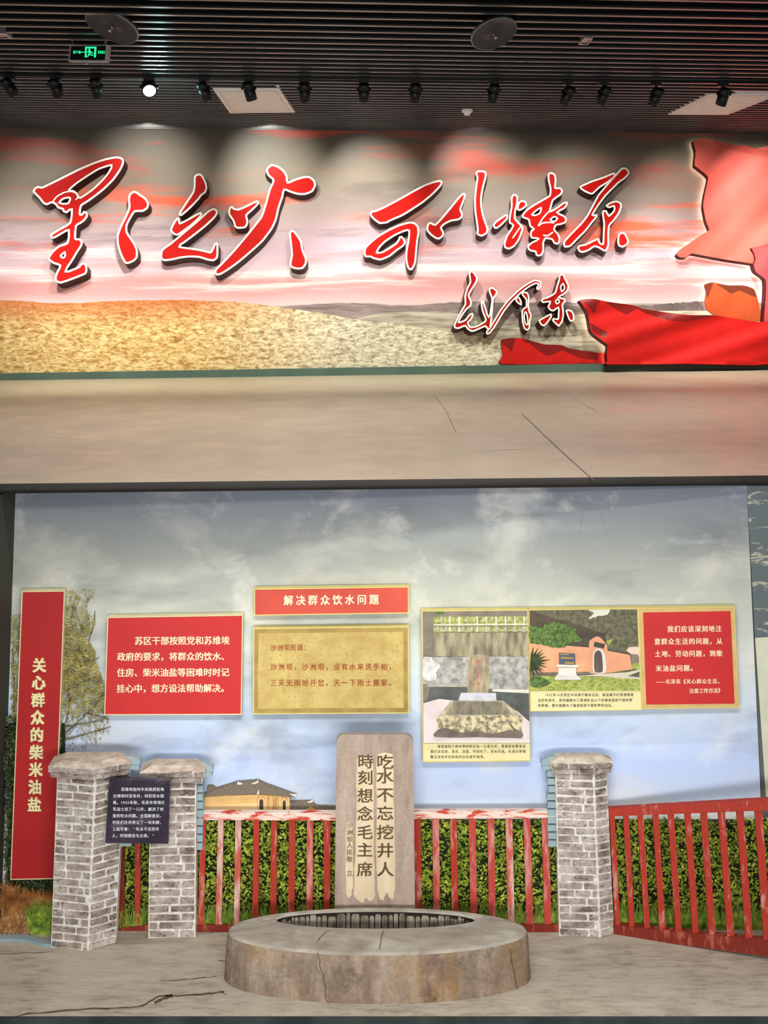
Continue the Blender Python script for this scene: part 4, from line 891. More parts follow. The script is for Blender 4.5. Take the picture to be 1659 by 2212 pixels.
def pillar(lab, foot_px, back, zbody, ztop, taper, edge_dx, seed, courses, cap_out=.035, course_h=None):
    rr = random.Random(seed)
    fr_ = [gnd(x, y) for x, y in foot_px]            # visible foot corners left to right
    poly = [Vector((p.x, p.y, 0)) for p in fr_]+[Vector((fr_[-1].x, back, 0)), Vector((fr_[0].x, back, 0))]
    cx = (fr_[0].x+fr_[-1].x)/2
    root = empty('brick_pillar', Vector((cx, (fr_[0].y+back)/2, 0)), lab, 'pillar', 'whitewashed brick pillars')
    tpoly = [Vector((cx+(p.x-cx)*taper[0]+taper[1], p.y, zbody)) for p in poly]
    mb = MB(); prism(mb, poly, tpoly, 1)
    h = zbody/courses
    for fi in range(len(fr_)-1):
        for k in range(courses):
            t = (k+.5)/courses
            a = poly[fi].lerp(tpoly[fi], t); b_ = poly[fi+1].lerp(tpoly[fi+1], t); d = b_-a; L = d.length; u = d.normalized(); nrm = Vector((u.y, -u.x, 0))
            bl_ = .235; x = -(bl_*.5 if k % 2 else .02)+rr.uniform(-.02, .02)
            while x < L-.01:
                ln = bl_*rr.uniform(.82, 1.12) if rr.random() > .2 else bl_*.5
                x0, x1 = max(x, .0), min(x+ln, L)
                if x1-x0 > .03: brick_block(mb, a+u*(x0+x1)/2, (x1-x0)-.02, h*.66, .013*rr.uniform(.6, 1.2), u, nrm, rr, 0)
                x += ln
    mb.build('shaft', [M['brick'], M['mortar']], root)
    mb = MB()                                        # capping: two oversailing courses and a sloped top
    def ring(o, z, oy=None):
        return [Vector((p.x+(o if p.x > cx+taper[1] else -o)*(1 if i in (0, len(fr_)-1, len(fr_), len(fr_)+1) else 0), p.y-(o if i < len(fr_) else 0), z)) for i, p in enumerate(tpoly)]
    hc = (ztop-zbody)
    for k, (z0, z1, o) in enumerate(((zbody, zbody+hc*.36, cap_out*.8), (zbody+hc*.38, zbody+hc*.74, cap_out*1.05))):
        rg0, rg1 = ring(o, z0), ring(o, z1); prism(mb, rg0, rg1, 1); mb.add(rg0, [tuple(range(len(rg0)-1, -1, -1))], 1)
        for fi in range(len(fr_)-1):
            a, b_ = rg0[fi].lerp(rg1[fi], .5), rg0[fi+1].lerp(rg1[fi+1], .5); d = b_-a; L = d.length; u = d.normalized(); nrm = Vector((u.y, -u.x, 0)); x = -.1*k-.02
            while x < L-.01:
                ln = .26*rr.uniform(.8, 1.2); x0, x1 = max(x, 0), min(x+ln, L)
                if x1-x0 > .03: brick_block(mb, a+u*(x0+x1)/2, (x1-x0)-.008, (z1-z0)*.92, .012, u, nrm, rr, 0)
                x += ln
    rg0 = ring(cap_out*1.0, zbody+hc*.74); rg1 = [Vector((cx+taper[1]+(p.x-cx-taper[1])*.7, p.y+(.045 if i < len(fr_) else 0), ztop)) for i, p in enumerate(rg0)]
    prism(mb, rg0, rg1, 2)
    mb.build('cap', [M['brick'], M['mortar'], M['cap_top']], root)
    if edge_dx:                                      # grey-blue backing board stepping out behind the bricks
        mb = MB(); s_ = 1 if edge_dx > 0 else -1
        xs0 = max(p.x for p in tpoly) if s_ > 0 else min(p.x for p in tpoly)
        xc = xs0+s_*cap_out; y0 = back-.05; w_ = abs(edge_dx)
        def bx(xa, xb, z0, z1, y0=y0): mb.box(((xa+xb)/2, (y0+back)/2+.01, (z0+z1)/2), (abs(xb-xa), back-y0+.02, z1-z0))
        xin = cx
        bx(xin, xc+s_*w_, zbody+hc*.32, zbody+hc*.64); bx(xin, xc+s_*w_*.9, zbody, zbody+hc*.30)
        vs = [Vector((xin, y0, zbody+hc*.64)), Vector((xc+s_*w_, y0, zbody+hc*.64)), Vector((xc+s_*(w_-.07), y0, ztop-.01)), Vector((xin, y0, ztop-.01))]
        if s_ < 0: vs = [vs[1], vs[0], vs[3], vs[2]]
        mb.hexa(vs, [v+Vector((0, .06, 0)) for v in vs])
        z = zbody-h; 
        while z > zbody*.50:
            bx(xin, xs0+s_*w_*(.75+.15*rr.random()), z+.006, z+h-.006); z -= h
        mb.build('backing_board', M['board_edge'], root)
    return root
M['cap_top'] = mat('pale_weathered_cap', S(206, 196, 180), S(168, 152, 136), s=14, rough=.9, bump=.4, detail=8)
zAt = lambda py, Y: at(0, py, Y).z
pillar('first brick pillar from the left, in front of the red vertical board, left of the dark plaque', [(110, 2046), (190, 2054), (250, 2036)], 10.90, zAt(1674, 10.75), zAt(1641, 10.75), (1.02, .05), .062, 11, 22, .05)
pillar('second brick pillar from the left, behind the right edge of the dark plaque', [(320, 2027), (422, 2024)], 11.01, zAt(1688, 10.87), zAt(1654, 10.87), (.98, .01), .05, 12, 19, .06)
pillar('tall brick pillar on the right, between the two long fence sections', [(1208, 2021), (1296, 2024), (1326, 2017)], 11.01, zAt(1670, 10.9), zAt(1638, 10.9), (.94, -.04), -.06, 13, 21, .035)

# red fences
def fence_mat(name, red, wear, lo, hi):
    m, nt, b = newmat(name, .65, .25)
    n = noise(nt, (1, 1, .25), 16, 8, .7, .4); r = ramp(nt, [(lo, red), (hi, wear)]); nt.links.new(n.outputs[0], r.inputs[0])
    n2 = noise(nt, (1, 1, .4), 30, 4); c = mix(nt, .35, r.outputs[0], n2.outputs[0], 'MULTIPLY'); nt.links.new(c, b.inputs['Base Color'])
    bp = node(nt, 'ShaderNodeBump'); bp.inputs['Strength'].default_value = .3; bp.inputs['Distance'].default_value = .01; nt.links.new(n.outputs[0], bp.inputs['Height']); nt.links.new(bp.outputs[0], b.inputs['Normal']); return m
M['fr'] = fence_mat('flaking_red_paint', S(184, 58, 42), S(214, 158, 142), .55, .66); M['fw'] = fence_mat('worn_pinkish_paint', S(206, 96, 78), S(226, 192, 180), .46, .60)
M['fp'] = fence_mat('pink_red_paint', S(196, 72, 62), S(220, 156, 146), .48, .64)
M['rail_w'] = None
def rail_mat():
    m, nt, b = newmat('peeling_whitened_rail', .7, .2)
    n = noise(nt, (.5, 1, 2.5), 11, 8, .7, .6); r = ramp(nt, [(.46, S(226, 206, 194)), (.52, S(222, 190, 176)), (.56, S(196, 66, 48))]); nt.links.new(n.outputs[0], r.inputs[0]); nt.links.new(r.outputs[0], b.inputs['Base Color']); return m
M['rail_w'] = rail_mat()
M['rail_r'] = fence_mat('worn_red_rail', S(178, 58, 44), S(208, 150, 136), .58, .68); M['rail_d'] = fence_mat('dark_weathered_lower_rail', S(132, 44, 30), S(178, 92, 74), .54, .62)
def fence(lab, top, bot, bals, Ys, bmats, tm, bm, wpx=(12, 12)):
    """top/bot: (x0, y0, x1, y1, height0, height1) centre lines in the photo; Ys: distance at both ends"""
    x0, x1 = top[0], top[2]
    Yx = lambda x: Ys[0]+(Ys[1]-Ys[0])*(x-bot[0])/(bot[2]-bot[0])
    root = empty('fence', at((bot[0]+bot[2])/2, (bot[1]+bot[3])/2+8, Yx((bot[0]+bot[2])/2)), lab, 'fence', 'red wooden fence sections')
    root.location.z = 0
    def rail(name, q, m, d):
        b_ = MB(); k = 10
        for i in range(k):
            t0, t1 = i/k, (i+1)/k; P = []
            for t, s_ in ((t0, 1), (t1, 1), (t1, -1), (t0, -1)):
                x = q[0]+(q[2]-q[0])*t; y = q[1]+(q[3]-q[1])*t; hh = (q[4]+(q[5]-q[4])*t)/2
                P.append(at(x, y+s_*hh, Yx(x)))
            b_.hexa(P, [p+Vector((0, d, 0)) for p in P], 0)
        return b_.build(name, m, root)
    rail('top_rail', top, tm, .05); rail('bottom_rail', bot, bm, .06)
    for i, (xt, xb, mk) in enumerate(bals):
        tt = (xt-top[0])/(top[2]-top[0]); tb = (xb-bot[0])/(bot[2]-bot[0]); wt = (wpx[0]+(wpx[1]-wpx[0])*tt)/2
        yt = top[1]+(top[3]-top[1])*tt; yb = bot[1]+(bot[3]-bot[1])*tb
        b_ = MB(); o = .012
        P = [at(xb-wt, yb, Yx(xb)+o), at(xb+wt, yb, Yx(xb)+o), at(xt+wt, yt, Yx(xt)+o), at(xt-wt, yt, Yx(xt)+o)]
        b_.hexa(P, [p+Vector((0, .025, 0)) for p in P]); b_.build('baluster', M[mk], root)
fence('red fence section with whitened top rail, between the second pillar and the stone tablet', (430, 1763, 735, 1764, 17, 17), (424, 2006, 735, 2006, 14, 14),
      [(439, 434, 'fr'), (477, 472, 'fw'), (515, 511, 'fw'), (554, 551, 'fr'), (592, 590, 'fr'), (631, 629, 'fr'), (670, 668, 'fp'), (707, 706, 'fr')], (10.97, 10.97), None, M['rail_w'], M['rail_d'], (12, 14))
fence('red fence section between the stone tablet and the tall right pillar', (885, 1761, 1206, 1759, 16, 15), (885, 2006, 1210, 2006, 14, 16),
      [(901, 905, 'fr'), (941, 944, 'fp'), (979, 984, 'fr'), (1020, 1024, 'fp'), (1060, 1064, 'fp'), (1099, 1105, 'fw'), (1138, 1145, 'fp'), (1177, 1184, 'fp')], (10.97, 10.97), None, M['rail_w'], M['rail_d'], (14, 15))
fence('red fence section slanting forward at the right edge, right of the tall pillar', (1304, 1756, 1700, 1737, 17, 24), (1313, 2009, 1700, 2054, 22, 36),
      [(1322, 1335, 'fr'), (1352, 1366, 'fr'), (1383, 1399, 'fr'), (1416, 1432, 'fr'), (1449, 1467, 'fr'), (1485, 1504, 'fr'), (1520, 1540, 'fr'), (1558, 1580, 'fr'), (1598, 1620, 'fr'), (1638, 1659, 'fr'), (1680, 1698, 'fr')], (10.96, 10.5), None, M['rail_r'], M['rail_d'], (11, 17))
fence('short red fence between the two left pillars, below the dark plaque', (236, 1770, 330, 1770, 15, 15), (246, 2020, 326, 2008, 24, 22),
      [(263, 263, 'rail_d'), (297, 297, 'fr')], (10.99, 10.99), None, M['rail_r'], M['rail_d'], (10, 12))

# dark plaque on the left pillars
def boardlike(name, lab, cat, q, Yf, thick, mats, border=None, group=None):
    root = empty(name, (sum((at(x, y, Yf) for x, y in q), Vector()))/4, lab, cat, group)
    P = [at(x, y, Yf) for x, y in (q[3], q[2], q[1], q[0])]
    mb = MB(); mb.hexa(P, [p+Vector((0, thick, 0)) for p in P], 0, 1 if len(mats) > 1 else 0); mb.build('panel', mats, root)
    return root
M['marble'] = mat('dark_purple_marble', S(58, 48, 62), S(36, 30, 42), s=4, rough=.35, detail=8, c3=S(104, 92, 108), s3=7, lo3=.58, hi3=.75)
M['letter_w'] = mat('pale_lettering', S(222, 226, 232), rough=.6)
root = boardlike('plaque', 'dark purple stone plaque with white writing, mounted across the two left pillars', 'plaque', [(236, 1684), (367, 1687), (363, 1823), (227, 1821)], 10.62, .05, [M['marble']])
mb = MB(); pp = P_(10.617)
TX = ['\u3000\u3000苏维埃临时中央政府驻地', '沙洲坝村没有井，村民饮水困', '难。1933年秋，毛泽东带领红', '军战士挖了一口井，解决了村', '里的吃水问题。全国解放后，', '村民们在井旁立了一块木牌，', '上面写着：“吃水不忘挖井', '人，时刻想念毛主席。”']
for i, t in enumerate(TX):
    y = 1705+i*14.3; xl, xr = 248.5-i*.35, 350.5-i*.35
    full = sum(.56 if ord(c) < 128 else 1 for c in t); pit = (xr-xl)/12.0
    line(mb, t, xl, y, xl+pit*(full-1), y, 8.4, pp, .012)
mb.build('lettering', M['letter_w'], root)
# post carrying the plaque at its right edge
# stone tablet
def stone(name, a, b_, c, seed=0, streak=None):
    m, nt, bs = newmat(name, .85, .2)
    n = noise(nt, (1.6, 1.6, .35), 5, 8, .65, .3, (seed, 0, 0)); r = ramp(nt, [(.3, a), (.5, b_), (.7, c)]); nt.links.new(n.outputs[0], r.inputs[0]); cc = r.outputs[0]
    n2 = noise(nt, (1, 1, 1), 40, 10, .85); cc = mix(nt, .5, cc, n2.outputs[0], 'OVERLAY')
    if streak:
        n3 = noise(nt, (1.4, 1.4, .5), 2.2, 6, .6, .2, (seed+5, 2, 1)); r3 = ramp(nt, [(.48, (0, 0, 0, 1)), (.66, (.75, .75, .75, 1))]); nt.links.new(n3.outputs[0], r3.inputs[0]); cc = mix(nt, r3.outputs[0], cc, streak)
    nt.links.new(cc, bs.inputs['Base Color'])
    bp = node(nt, 'ShaderNodeBump'); bp.inputs['Strength'].default_value = .35; bp.inputs['Distance'].default_value = .012; nt.links.new(n2.outputs[0], bp.inputs['Height']); nt.links.new(bp.outputs[0], bs.inputs['Normal']); return m
M['tablet'] = stone('weathered_tablet_stone', S(136, 118, 108), S(166, 148, 134), S(184, 166, 150), 2)
M['tablet_light'] = mat('washed_pale_stone', S(222, 204, 172), S(204, 184, 152), s=5, scale=(2, 2, .4), rough=.85)
M['carved'] = mat('brown_carved_lettering', S(104, 80, 54), S(84, 62, 42), s=20, rough=.8)
M['tablet_side'] = mat('grey_tablet_side', S(150, 142, 134), rough=.8)
YS = 10.76
root = empty('stone_tablet', at(810, 1985, YS+.03), 'tall round-cornered stone tablet carved with two columns of large characters, behind the well', 'stone tablet')
root.location.z = 0
zb = gnd(810, 0 if False else 1980, 0)
outl = [(722, 2048), (727, 1604)]
for cx_, cy_, a0 in ((743, 1604, 180), (876, 1604, 90)):
    for i in range(7):
        t = math.radians(a0-i*15); outl.append((cx_+16.5*math.cos(t), cy_-17*math.sin(t)))
outl += [(892.5, 1604), (897.5, 2048)]
mb = MB(); slab_px(mb, ccw(outl), YS, YS+.05, 0, 1)
for v in mb.v: v.z = max(v.z, 0)
mb.build('slab', [M['tablet'], M['tablet_side']], root)
mb = MB(); pq = P_(YS-.0012)
rg = lambda pts, a=1.2: [(x+R.uniform(-a, a), y+R.uniform(-a, a)) for x, y in pts]
fill(mb, [rg(smooth([(815, 1632), (848, 1630), (850, 1700), (852, 1800), (854, 1900), (850, 1940), (843, 1942), (836, 1928), (828, 1944), (818, 1935), (813, 1850), (813, 1720)], 4))], pq)
fill(mb, [rg(smooth([(772, 1640), (804, 1640), (806, 1720), (808, 1850), (809, 1935), (800, 1948), (790, 1940), (784, 1950), (772, 1944), (764, 1930), (767, 1850), (770, 1720)], 4))], pq)
fill(mb, [rg(smooth([(748, 1780), (761, 1780), (763, 1850), (762, 1910), (757, 1938), (749, 1935), (746, 1880)], 4))], pq)
mb.build('pale_streaks', M['tablet_light'], root)
mb = MB(); pc = P_(YS-.002)
for i, (ch, y) in enumerate(zip('吃水不忘挖井人', (1646, 1677, 1717, 1757, 1798, 1837, 1878))): put(mb, ch, 831.5+.5*i*.3, y, 33.5, pc, .018, .0, 1.12)
for i, (ch, y) in enumerate(zip('時刻想念毛主席', (1645, 1680, 1719, 1758, 1798, 1836, 1878))): put(mb, ch, 789.5-.3*i, y, 33, pc, .018, .0, 1.06)
for i, (ch, y) in enumerate(zip('沙洲坝人民敬立', (1783, 1798, 1813, 1826, 1841, 1856, 1886))): put(mb, ch, 755.5, y, 13.6, pc, .008, .0, 1.05)
mb.build('carved_lettering', M['carved'], root)

# the well
M['well'] = None
def well_mat():
    m, nt, b = newmat('stained_well_concrete', .85, .2)
    n = noise(nt, (1.5, .8, .35), 4, 8, .65, .3); r = ramp(nt, [(.3, S(116, 100, 86)), (.5, S(156, 138, 120)), (.7, S(186, 170, 150))]); nt.links.new(n.outputs[0], r.inputs[0]); c = r.outputs[0]
    n3 = noise(nt, (1.6, .8, .5), 3.2, 6, .6, .2, (8, 2, 1)); r3 = ramp(nt, [(.48, (0, 0, 0, 1)), (.66, (.7, .7, .7, 1))]); nt.links.new(n3.outputs[0], r3.inputs[0]); c = mix(nt, r3.outputs[0], c, S(152, 114, 66))
    n4 = noise(nt, (1, .6, 1), 3.0, 6, .65, .2, (1, 7, 4)); r4 = ramp(nt, [(.52, (0, 0, 0, 1)), (.68, (.7, .7, .7, 1))]); nt.links.new(n4.outputs[0], r4.inputs[0]); c = mix(nt, r4.outputs[0], c, S(112, 94, 86))
    n5 = noise(nt, (1.2, .8, 1), 5, 8, .7, .3, (3, 1, 2)); r5 = ramp(nt, [(.55, (0, 0, 0, 1)), (.64, (.6, .6, .6, 1))]); nt.links.new(n5.outputs[0], r5.inputs[0]); c = mix(nt, r5.outputs[0], c, S(96, 80, 70))
    n2 = noise(nt, (1, 1, 1), 34, 10, .85); c = mix(nt, .95, c, n2.outputs[0], 'OVERLAY'); nt.links.new(c, b.inputs['Base Color'])
    bp = node(nt, 'ShaderNodeBump'); bp.inputs['Strength'].default_value = .6; bp.inputs['Distance'].default_value = .015; nt.links.new(n2.outputs[0], bp.inputs['Height']); nt.links.new(bp.outputs[0], b.inputs['Normal']); return m
M['well'] = well_mat()
M['well_top'] = mat('pale_well_rim', S(164, 157, 146), S(138, 130, 118), s=7, scale=(.7, 1.5, 1), rough=.85, detail=8, bump=.3, c3=S(184, 179, 168), s3=3)
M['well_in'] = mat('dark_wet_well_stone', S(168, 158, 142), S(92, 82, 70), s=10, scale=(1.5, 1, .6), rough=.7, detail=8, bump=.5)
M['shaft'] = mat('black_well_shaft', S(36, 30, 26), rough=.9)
zr = .325
yfr = gnd(0, 2060, zr).y; ybk = gnd(0, 1958, zr).y; wc = Vector((at(815, 0, (yfr+ybk)/2).x, (yfr+ybk)/2, 0)); wa = 325/F*wc.y; wb = (ybk-yfr)/2
hf = gnd(0, 2006, zr).y; hb = gnd(0, 1965.5, zr).y; hc_ = Vector((at(811, 0, (hf+hb)/2).x, (hf+hb)/2, 0)); ha = 217/F*hc_.y; hb2 = (hb-hf)/2
root = empty('well', wc, 'big round weathered concrete well ring standing in front of the stone tablet', 'well')
N = 128
def ell(c, a, b_, z, wob=0):
    out = []
    for i in range(N):
        t = 2*math.pi*i/N; k = 1+wob*(math.sin(5*t+1)*.5+math.sin(13*t)*.35+math.sin(29*t+2)*.3)
        out.append(Vector((c.x+a*k*math.cos(t), c.y+b_*k*math.sin(t), z)))
    return out
def skin(mb, rings, m, smooth_=True):
    for r0, r1 in zip(rings, rings[1:]):
        mb.add(r0+r1, [(i, (i+1) % N, N+(i+1) % N, N+i) for i in range(N)], m, smooth_)
mb = MB()
skin(mb, [ell(wc, wa*1.018, wb*1.03, 0, .003), ell(wc, wa*1.015, wb*1.025, .05, .003), ell(wc, wa*1.006, wb*1.01, .2, .002), ell(wc, wa*1.0, wb, zr-.045, .003), ell(wc, wa*.993, wb*.985, zr-.016, .003)], 0)
mb.build('outer_wall', M['well'], root)
mb = MB()
skin(mb, [ell(wc, wa*.993, wb*.985, zr-.016, .003), ell(wc, wa*.984, wb*.965, zr-.004, .003), ell(wc, wa*.97, wb*.94, zr, .003)], 0)
oR, iR = ell(wc, wa*.97, wb*.94, zr, .003), ell(hc_, ha, hb2, zr, .006)
mids = [[o.lerp(i_, t)+Vector((0, 0, .004*math.sin(k*.9+t*9)*math.sin(math.pi*t))) for k, (o, i_) in enumerate(zip(oR, iR))] for t in (.33, .66)]
skin(mb, [oR]+mids+[iR], 0); skin(mb, [iR, ell(hc_, ha*.985, hb2*.97, zr-.012, .006)], 0)
mb.build('rim', M['well_top'], root)
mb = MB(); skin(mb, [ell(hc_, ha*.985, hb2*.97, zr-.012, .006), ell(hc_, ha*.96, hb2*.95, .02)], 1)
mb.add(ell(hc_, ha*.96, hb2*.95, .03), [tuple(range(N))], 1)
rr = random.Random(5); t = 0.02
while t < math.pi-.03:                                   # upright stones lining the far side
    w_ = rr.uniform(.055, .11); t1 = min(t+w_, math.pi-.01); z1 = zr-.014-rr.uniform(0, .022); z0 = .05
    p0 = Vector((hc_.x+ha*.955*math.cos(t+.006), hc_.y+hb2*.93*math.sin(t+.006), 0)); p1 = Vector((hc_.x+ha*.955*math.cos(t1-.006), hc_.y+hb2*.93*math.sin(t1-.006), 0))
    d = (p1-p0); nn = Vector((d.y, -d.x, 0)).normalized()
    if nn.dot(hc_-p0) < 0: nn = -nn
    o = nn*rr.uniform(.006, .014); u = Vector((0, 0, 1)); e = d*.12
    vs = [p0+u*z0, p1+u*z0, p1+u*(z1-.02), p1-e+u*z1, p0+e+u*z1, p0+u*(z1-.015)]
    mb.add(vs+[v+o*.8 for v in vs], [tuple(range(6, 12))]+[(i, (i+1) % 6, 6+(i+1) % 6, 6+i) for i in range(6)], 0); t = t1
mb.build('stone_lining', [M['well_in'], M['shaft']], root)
mb = MB()                                            # cracks in the wall and the rim
def on_front(px, py):                                # photo point onto the slightly flared outer wall
    best = None
    for z in [i*.004 for i in range(0, 84)]:
        Y = (ZC-z)*F/(py-HY); p = at(px, py, Y); k = 1.0+.018*(1-z/zr); u = (p.x-wc.x)/(wa*k)
        if abs(u) < 1:
            yy = wc.y-wb*k*math.sqrt(1-u*u); d_ = abs(yy-Y)
            if best is None or d_ < best[0]: best = (d_, Vector((p.x, yy-.006, z)))
    return best[1]
for pts in ([(686, 2036), (688, 2062), (691, 2085), (700, 2110), (703, 2135), (702, 2150), (712, 2172)], [(1101, 2052), (1106, 2078), (1112, 2110), (1117, 2140), (1119, 2158)]):
    s_ = [(x+R.uniform(-1.2, 1.2), y) for x, y in smooth(pts, 4, False)]
    L_ = [on_front(x-.9*(.5+R.random()*.8), y) for x, y in s_]; R_ = [on_front(x+.9*(.5+R.random()*.8), y) for x, y in s_]
    n = len(s_); mb.add(L_+R_, [(i, i+1, n+i+1, n+i) for i in range(n-1)])
for pts in ([(686, 2034), (690, 2026), (700, 2016), (712, 2009)], [(820, 2050), (822, 2036), (824, 2022), (830, 2010)]):
    s_ = [(x+R.uniform(-1, 1), y) for x, y in smooth(pts, 3, False)]
    L_ = [gnd(x-.8, y, zr+.0065) for x, y in s_]; R_ = [gnd(x+.8, y, zr+.0065) for x, y in s_]
    n = len(s_); mb.add(L_+R_, [(i, i+1, n+i+1, n+i) for i in range(n-1)])
mb.build('cracks', M['crack'], root)

# ---------------------------------------------------------------- boards on the mural
YB, TH = 11.10, .07
M['board_red'] = mat('matt_red_board', S(192, 44, 42), S(182, 38, 38), s=1.5, rough=.5, spec=.3); M['board_red_dk'] = mat('deep_red_board', S(170, 32, 34), S(160, 28, 30), s=1.5, rough=.5)
M['cream_edge'] = mat('cream_board_edge', S(222, 210, 164), rough=.6); M['letter_cream'] = mat('cream_lettering', S(240, 228, 190), rough=.6); M['letter_gold'] = mat('pale_gold_lettering', S(234, 222, 168), rough=.6)
M['shadow_gap'] = mat('dark_mounting_frame', S(44, 50, 58), rough=.7)
M['gold'] = mat('golden_parchment', S(196, 174, 108), S(176, 150, 84), s=7, rough=.6, detail=8, c3=S(162, 132, 66), s3=40, lo3=.55, hi3=.7)
M['gold_dk'] = mat('dark_gold_band', S(168, 142, 78), S(146, 120, 62), s=9, rough=.6, detail=8); M['gold_rim'] = mat('gilt_rim', S(214, 196, 120), rough=.5)
M['terra'] = mat('terracotta_board', S(200, 80, 62), S(186, 68, 54), s=3, rough=.6, detail=8); M['letter_rust'] = mat('rust_lettering', S(156, 70, 34), rough=.7); M['caption'] = mat('pale_yellow_caption', S(226, 216, 164), S(220, 208, 152), s=2, rough=.6)
M['letter_dark'] = mat('dark_caption_lettering', S(66, 58, 40), rough=.7)
def board(name, lab, q, mats, rim=2.2, rim_mat=None, Yf=YB):
    root = boardlike(name, lab, 'board', q, Yf, TH, mats)
    P = [at(x, y, Yf+TH+.001) for x, y in (q[3], q[2], q[1], q[0])]
    c = sum(P, Vector())/4; P = [c+Vector(((p.x-c.x)*(1-.04/max(.2, abs(P[1].x-P[0].x))), 0, (p.z-c.z)*(1-.04/max(.2, abs(P[2].z-P[1].z))))) for p in P]
    mb = MB(); mb.hexa(P, [Vector((p.x, DL-.001, p.z)) for p in P]); mb.build('mounting_frame', M['shadow_gap'], root)
    if rim_mat:
        cxq = sum(x for x, y in q)/4; cyq = sum(y for x, y in q)/4
        sgn = lambda v: 1 if v > 0 else -1
        i_ = [(x-sgn(x-cxq)*rim, y-sgn(y-cyq)*rim) for x, y in q]
        o = [at(x, y, Yf-.003) for x, y in q]; i2 = [at(x, y, Yf-.003) for x, y in i_]
        mb = MB(); mb.add(o+i2, [(k, (k+1) % 4, 4+(k+1) % 4, 4+k) for k in range(4)])
        mb.add(o+[p+Vector((0, .006, 0)) for p in o], [(k, (k+1) % 4, 4+(k+1) % 4, 4+k) for k in range(4)])
        mb.add(i2+[p+Vector((0, .003, 0)) for p in i2], [(k, (k+1) % 4, 4+(k+1) % 4, 4+k) for k in range(4)])
        mb.build('rim', rim_mat, root)
    return root
pT = P_(YB-.0015)
root = board('vertical_board', 'tall narrow red board with one column of large cream characters, at the left', [(47, 1277), (140, 1276), (117, 1899), (22, 1901)], [M['board_red_dk'], M['cream_edge']], 2.0, M['cream_edge'])
mb = MB(); pE = P_(YB-.004)
for i, ch in enumerate('关心群众的柴米油盐'):
    mb = MB(); put(mb, ch, 85-i*1.3, 1437+i*37.6, 32, pE, .042, .006, .92); mb.build('raised_character', M['letter_gold'], root)
root = board('text_board', 'red board with four lines of cream text, left of the parchment board', [(232, 1333), (525, 1328), (522, 1544), (225, 1545)], [M['board_red'], M['cream_edge']], 2.0, M['cream_edge'])
mb = MB()
for i, t in enumerate(['\u3000\u3000苏区干部按照党和苏维埃', '政府的要求，将群众的饮水、', '住房、柴米油盐等困难时时记', '挂心中，想方设法帮助解决。']):
    line(mb, t, 262.5-.5*i, 1384.5+i*34.3, 487-.3*i, 1383.5+i*34.3, 19.3, pT, .022, .96)
mb.build('lettering', M['letter_cream'], root)
root = board('title_board', 'small terracotta title board with one line of cream text, above the parchment board', [(549, 1272), (883, 1267), (883, 1325), (549, 1330)], [M['terra'], M['gold_rim']], 2.0, M['gold_rim'])
mb = MB(); line(mb, '解决群众饮水问题', 623, 1297, 808, 1295, 23, pT, .026, .92); mb.build('lettering', M['letter_cream'], root)
root = board('parchment_board', 'golden parchment board with three lines of rust-coloured text, below the title board', [(547, 1357), (883, 1353), (884, 1541), (546, 1543)], [M['gold'], M['gold_rim']], 2.2, M['gold_rim'])
mb = MB(); q = [(549.5, 1359.5), (880.5, 1355.5), (881.5, 1538.5), (548.5, 1540.5)]; q2 = [(558, 1368), (871, 1364), (872, 1529), (557, 1531)]
mb.add([pT(*p) for p in q]+[pT(*p) for p in q2], [(k, (k+1) % 4, 4+(k+1) % 4, 4+k) for k in range(4)]); mb.build('printed_border', M['gold_dk'], root)
mb = MB()
for t, y, x1 in (('沙洲坝民谣：', 1399, 591+5*14.2), ('沙洲坝，沙洲坝，没有水来洗手帕，', 1440.5, 847), ('三天无雨地开岔，天一下雨土搬家。', 1475, 847)):
    line(mb, t, 591, y, x1, y-.5, 15.8 if y > 1420 else 14.6, pT, .014, .95)
mb.build('lettering', M['letter_rust'], root)

# the two framed photographs: flat prints
PM = {}
def pm(k, a, b_=None, **kw):
    PM[k] = mat('print_'+k, a, b_, **kw); return PM[k]
pm('wall', S(150, 138, 118), S(112, 104, 90), s=20, detail=8, scale=(1.6, 1, .5)); pm('column', S(136, 124, 110), S(112, 102, 92), s=8, detail=8); pm('green', S(176, 182, 104), S(110, 116, 66), s=30); pm('lattice', S(216, 212, 184), S(190, 184, 158), s=20)
pm('stain', S(168, 158, 128), S(104, 98, 80), s=14, scale=(1.6, 1, .4), detail=8); pm('mottled', S(182, 180, 174), S(122, 120, 114), s=26, detail=9, lo=.34, hi=.66); pm('blotch', S(214, 214, 212), S(176, 176, 174), s=30, detail=8); pm('dark', S(96, 100, 94), S(72, 76, 72), s=8)
pm('slab', S(176, 172, 154), S(150, 148, 128), s=14); pm('ground', S(222, 208, 206), S(204, 190, 188), s=5); pm('stele', S(176, 162, 134), S(128, 112, 92), s=22, detail=8, scale=(1.5, 1, .5)); pm('plinth', S(206, 206, 214), S(176, 176, 184), s=9)
pm('rim', S(194, 186, 160), S(160, 152, 128), s=14); pm('inner', S(142, 134, 114), S(104, 98, 84), s=22, detail=8, scale=(1.6, 1, .5)); pm('trough', S(214, 200, 158), S(120, 112, 94), s=30, detail=9, lo=.4, hi=.6); pm('damp', S(126, 114, 102), S(98, 88, 78), s=14, detail=8)
pm('redmark', S(176, 108, 92)); pm('white', S(240, 238, 228))
pm('forest', S(116, 112, 88), S(74, 72, 54), s=34, detail=9); pm('pale_sky', S(206, 208, 192)); pm('old_roof', S(88, 78, 62), S(70, 62, 50), s=8); pm('bush', S(104, 134, 66), S(50, 70, 30), s=60, detail=8); pm('peach', S(220, 164, 124), S(206, 146, 108), s=10); pm('pinkwall', S(218, 156, 118), S(206, 142, 108), s=5)
